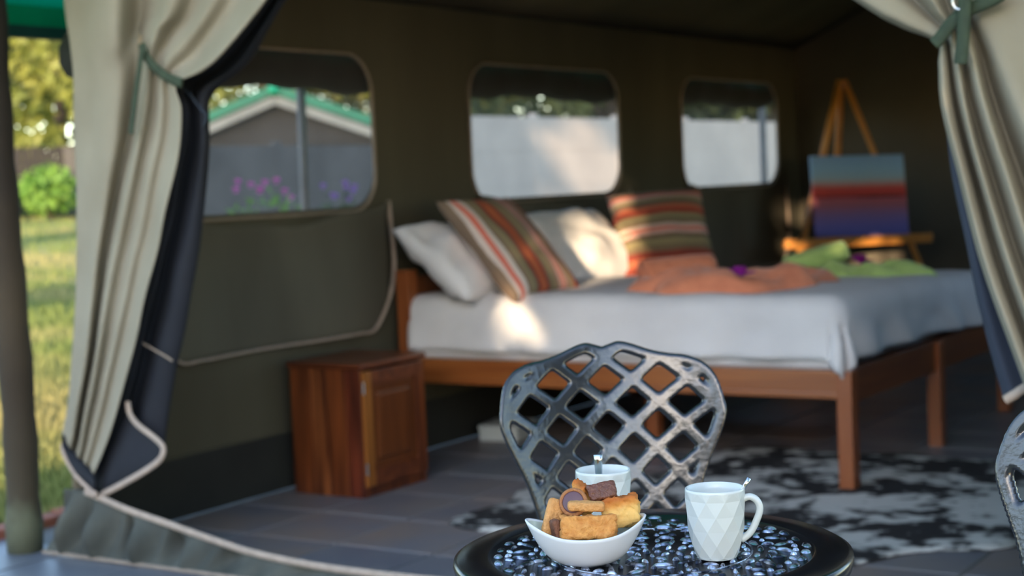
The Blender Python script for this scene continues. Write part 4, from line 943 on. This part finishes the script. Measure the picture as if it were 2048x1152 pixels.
tree((-26.0, 33.5, 1.2), 9.0, 4.2, 4.2, 3600, .42, OG, 'broad olive tree far behind the neighbouring tent', 12)
tree((-20.0, 38.5, .9), 9.0, 4.4, 4.2, 3600, .42, OG, 'broad olive tree far behind, right of the neighbouring tent', 13)
for k_, (x_, y_) in enumerate(((-17.0, 29.5), (-16.5, 37.5), (-17.0, 46.0))):
    tree((x_, y_, .6), 9.0, 3.9, 4.0, 3600, .40, DG, ('broad dark tree far behind the pale wall, left in the middle window', 'broad dark tree far behind the pale wall, right in the middle window', 'broad dark tree far behind the pale wall in the far window')[k_], 14+k_)
# plank fence at the end of the lawn
fe = tag(empty('plank_fence', (-22.8, 19.6, gz(-22.8))), 'dark weathered plank fence at the far end of the lawn', 'fence')
dv = Vector((0.62, 0.785, 0)); PL = [mat('plank_%d' % k, c, tuple(v*.7 for v in c), scale=4, rough=.9, stretch=(1, 1, .1)) for k, c in enumerate(((.016, .014, .013), (.025, .020, .018), (.07, .066, .064)))]
bm = bmesh.new(); bm_box(bm, (0.135, 0.022, 1.30), Matrix.Translation((0, 0, 0.62)), 0.004, 1); pme = []
for k in range(3):
    me = bpy.data.meshes.new('plank'); bm.to_mesh(me); me.materials.append(PL[k]); pme.append(me)
bm.free()
for k in range(-20, 22):
    o = bpy.data.objects.new('plank', pme[2 if 3 <= k <= 9 else random.choice((0, 0, 1))]); COL.objects.link(o); o.parent = fe; o.location = dv*(k*0.145)+Vector((0, 0, random.uniform(-.02, .02))); o.rotation_euler = (0, 0, math.atan2(dv.y, dv.x))
for z in (0.35, 1.0):
    beam('fence_rail', dv*-3.0+Vector((-.03, .03, z)), dv*3.2+Vector((-.03, .03, z)), .05, .07, PL[1], fe)
pp = slice_pos(27, 445); tube('fence_post', [tuple(Vector((-23.3, 19.3, z))-fe.location) for z in (0.9, 2.15)], .06, mat('pale_post', (.45, .45, .44), scale=4), fe, 8)
def bush(loc, h, rad, n, size, m_, label, seed, name='leafy_bush', cat='bush', grp='bushes in the garden'):
    random.seed(seed); r = tag(empty(name, loc), label, cat, grp)
    def pos(i):
        q = Vector((random.gauss(0, 1), random.gauss(0, 1), random.gauss(0, 1))).normalized()*random.uniform(.3, 1); return (q.x*rad, q.y*rad, max(.02, h*.55+q.z*h*.5))
    pyd('foliage', *leaves(n, pos, size, up=.6), m_, r)
    for k in range(5): tube('stem', [(0, 0, 0), (math.cos(k*1.3)*rad*.3, math.sin(k*1.3)*rad*.3, h*.4), (math.cos(k*1.3)*rad*.5, math.sin(k*1.3)*rad*.5, h*.7)], [.015, .01, .005], BARK, r, 5)
    return r
bush((-22.0, 19.0, gz(-22)), .95, .55, 500, .20, BGn, 'bright green leafy bush in front of the dark plank fence', 1)
bush((-22.6, 18.5, gz(-22.6)), .6, .35, 220, .18, BGn, 'low green bush at the left foot of the plank fence', 2)
# white drum by the post
pyd('plastic_drum', *lathe_data([(0, 0), (.16, 0), (.19, .02), (.20, .2), (.185, .38), (.12, .46), (.07, .48), (.07, .52), (0, .52)], 20), mat('pale_plastic', (.62, .64, .70), scale=5, rough=.4), None, True)
pd_ = bpy.data.objects['plastic_drum']; pd_.location = tuple(slice_pos(22, 452)); pd_.scale = (.7, .7, .8); tag(pd_, 'pale plastic drum on the lawn just right of the wooden post', 'drum')
# brick edging beside the veranda
eg = tag(empty('brick_edging', (-4.88, 3.6, -0.03)), 'terracotta brick edging between paving and lawn', 'edging')
BRK = mat('terracotta', (.34, .12, .075), (.26, .085, .055), scale=8, rough=.9, bump=.3)
bm = bmesh.new(); bm_box(bm, (.105, .215, .07), Matrix.Translation((0, 0, .03)), .006, 1); me = bpy.data.meshes.new('brick'); bm.to_mesh(me); bm.free(); me.materials.append(BRK)
for k in range(-6, 12):
    o = bpy.data.objects.new('brick', me); COL.objects.link(o); o.parent = eg; o.location = (random.uniform(-.006, .006), k*.225, random.uniform(-.006, .004)); o.rotation_euler = (0, 0, random.uniform(-.03, .03))
# grass blades on the strip of lawn in view
random.seed(8); gp = []
while len(gp) < 16000:
    p = slice_pos(random.uniform(-10, 160), 430+650*random.random()**1.2)
    if p[0] < -4.95: gp.append((p[0]+random.uniform(-.15, .15), p[1]+random.uniform(-.15, .15)))
V = []; Fc = []
for (xx, yy) in gp:
    z = gz(xx)-.005; h = random.uniform(.04, .10); a = random.uniform(0, 6.28); lx, ly = math.cos(a)*.010, math.sin(a)*.010; k = len(V); bx, by = random.gauss(0, .02), random.gauss(0, .02)
    V += [(xx-lx, yy-ly, z), (xx+lx, yy+ly, z), (xx+bx, yy+by, z+h)]; Fc.append((k, k+1, k+2))
go = pyd('lawn_grass', V, Fc, mat('grass_blade', (.17, .22, .055), (.34, .31, .12), scale=.6, rough=.8, contrast=(.42, .62), transl=.3)); go['kind'] = 'stuff'; tag(go, 'short grass blades on the lawn left of the tent', 'grass')
# precast wall seen through the middle and far windows, and grey garden screen seen through the near window
def panel_wall(x, y0, y1, h, step, m_, label, name, pm):
    r = tag(empty(name, (x, y0, gz(x)-.05)), label, 'wall')
    nrow = 5; yy = y0
    while yy < y1-.01:
        for k in range(nrow):
            hh = (h-r.location.z)/nrow; box('panel', (-.025, yy-y0+.04, k*hh+.001), (.025, yy-y0+step-.04, (k+1)*hh), m_, r, .004)
        box('wall_post', (-.035, yy-y0-.05, 0), (.03, yy-y0+.05, h-r.location.z+.04), pm, r, .01); yy += step
PALE = mat('pale_plaster', (.52, .46, .42), (.44, .39, .36), scale=1.5, rough=.9, bump=.2)
panel_wall(-9.0, 12.6, 34, 1.93, 1.8, PALE, 'pale precast garden wall outside the middle and far windows', 'garden_wall', PALE)
GREYS = mat('grey_screen', (.105, .10, .10), (.07, .068, .068), scale=2, rough=.9)
panel_wall(-9.4, 9.0, 12.4, 1.66, 1.7, GREYS, 'grey garden screen outside the window behind the cabinet', 'garden_screen', GREYS)
# neighbouring tent under its green edged roof
nb = tag(empty('neighbouring_tent', (-17.4, 19.9, gz(-17.4)), 0.55), 'neighbouring canvas tent with green edged roof, outside the near window', 'tent')
z0 = gz(-17.4); NBW = mat('nb_canvas', (.05, .044, .040), (.035, .031, .028), scale=1, rough=.95); NBR = mat('nb_roof', (.20, .24, .30), (.16, .19, .25), scale=1, rough=.6)
box('tent_wall', (-1.7, .1, 0), (1.7, 4.5, 2.15-z0), NBW, nb, .02)
for s_ in (-1, 1):
    pyd('roof_slope', [(0, -.2, 2.95-z0), (s_*1.75, -.2, 2.30-z0), (s_*1.75, 5, 2.30-z0), (0, 5, 2.95-z0), (0, -.2, 2.89-z0), (s_*1.75, -.2, 2.24-z0), (s_*1.75, 5, 2.24-z0), (0, 5, 2.89-z0)], [(0, 1, 2, 3), (7, 6, 5, 4), (0, 4, 5, 1), (1, 5, 6, 2), (2, 6, 7, 3), (3, 7, 4, 0)], NBR, nb)
    beam('verge_board', (0, -.24, 2.93-z0), (s_*1.78, -.24, 2.27-z0), .03, .15, mat('nb_green', (.0, .20, .11), scale=3, rough=.5), nb)
    beam('fly_edge', (0, -.20, 2.76-z0), (s_*1.72, -.20, 2.10-z0), .02, .14, mat('nb_fly', (.34, .33, .30), scale=3, rough=.9), nb)
    box('roof_post', (s_*1.6-.04, -.2, 0), (s_*1.6+.04, -.12, 2.2-z0), BARK, nb)
pyd('gable_panel', [(-1.7, .05, 2.0-z0), (1.7, .05, 2.0-z0), (1.7, .05, 2.3-z0), (0, .05, 2.9-z0), (-1.7, .05, 2.3-z0), (-1.7, .1, 2.0-z0), (1.7, .1, 2.0-z0), (1.7, .1, 2.3-z0), (0, .1, 2.9-z0), (-1.7, .1, 2.3-z0)], [(0, 1, 2, 3, 4), (9, 8, 7, 6, 5), (0, 5, 6, 1), (1, 6, 7, 2), (2, 7, 8, 3), (3, 8, 9, 4), (4, 9, 5, 0)], NBW, nb)
bm = bmesh.new(); bmesh.ops.create_uvsphere(bm, u_segments=12, v_segments=8, radius=.10, matrix=Matrix.Translation((0, -.26, 2.93-z0))); frombm('ridge_cap', bm, mat('nb_cap', (.0, .45, .24), scale=3, rough=.4), nb, True)
# flowering shrubs outside the near window
PINK = mat('pink_petal', (.62, .16, .46), (.5, .12, .42), scale=9, rough=.7, transl=.3); LILAC = mat('lilac_petal', (.32, .16, .50), scale=9, rough=.7, transl=.3)
def flowers(loc, h, rad, n, m_, pm, nb_, label, seed):
    r = bush(loc, h, rad, n, .09, m_, label, seed, 'flowering_shrub', 'shrub', 'flowering shrubs outside the near window')
    random.seed(seed+50)
    for k in range(nb_):
        a = random.uniform(0, 6.28); q = random.uniform(.1, .95)*rad; c = Vector((math.cos(a)*q, math.sin(a)*q, h*(1.02+random.uniform(-.05, .06))))
        V = [c]; Fc = []
        for i in range(6):
            b = i*math.pi/3; d_ = Vector((math.cos(b), math.sin(b)*.8, .35*math.sin(b*2)))*.042; s2 = d_.cross(Vector((0, 0, 1)))*.5; kk = len(V); V += [c+d_*.6-s2, c+d_, c+d_*.6+s2]; Fc.append((0, kk, kk+1, kk+2))
        for i in range(5):
            b = i*1.26; d_ = Vector((math.cos(b)*.6, math.sin(b)*.6, .8))*.035; s2 = d_.cross(Vector((0, .3, 1)))*.7; kk = len(V); V += [c+d_*.6-s2, c+d_, c+d_*.6+s2]; Fc.append((0, kk, kk+1, kk+2))
        pyd('blossom', V, Fc, pm, r)
flowers((-6.6, 7.40, 0), 1.22, .42, 900, BGn, PINK, 9, 'bright green shrub with pink blossoms left of the thin roof post', 1)
flowers((-6.7, 8.25, 0), 1.19, .40, 500, DG, LILAC, 9, 'darker shrub with lilac blossoms right of the thin roof post', 2)
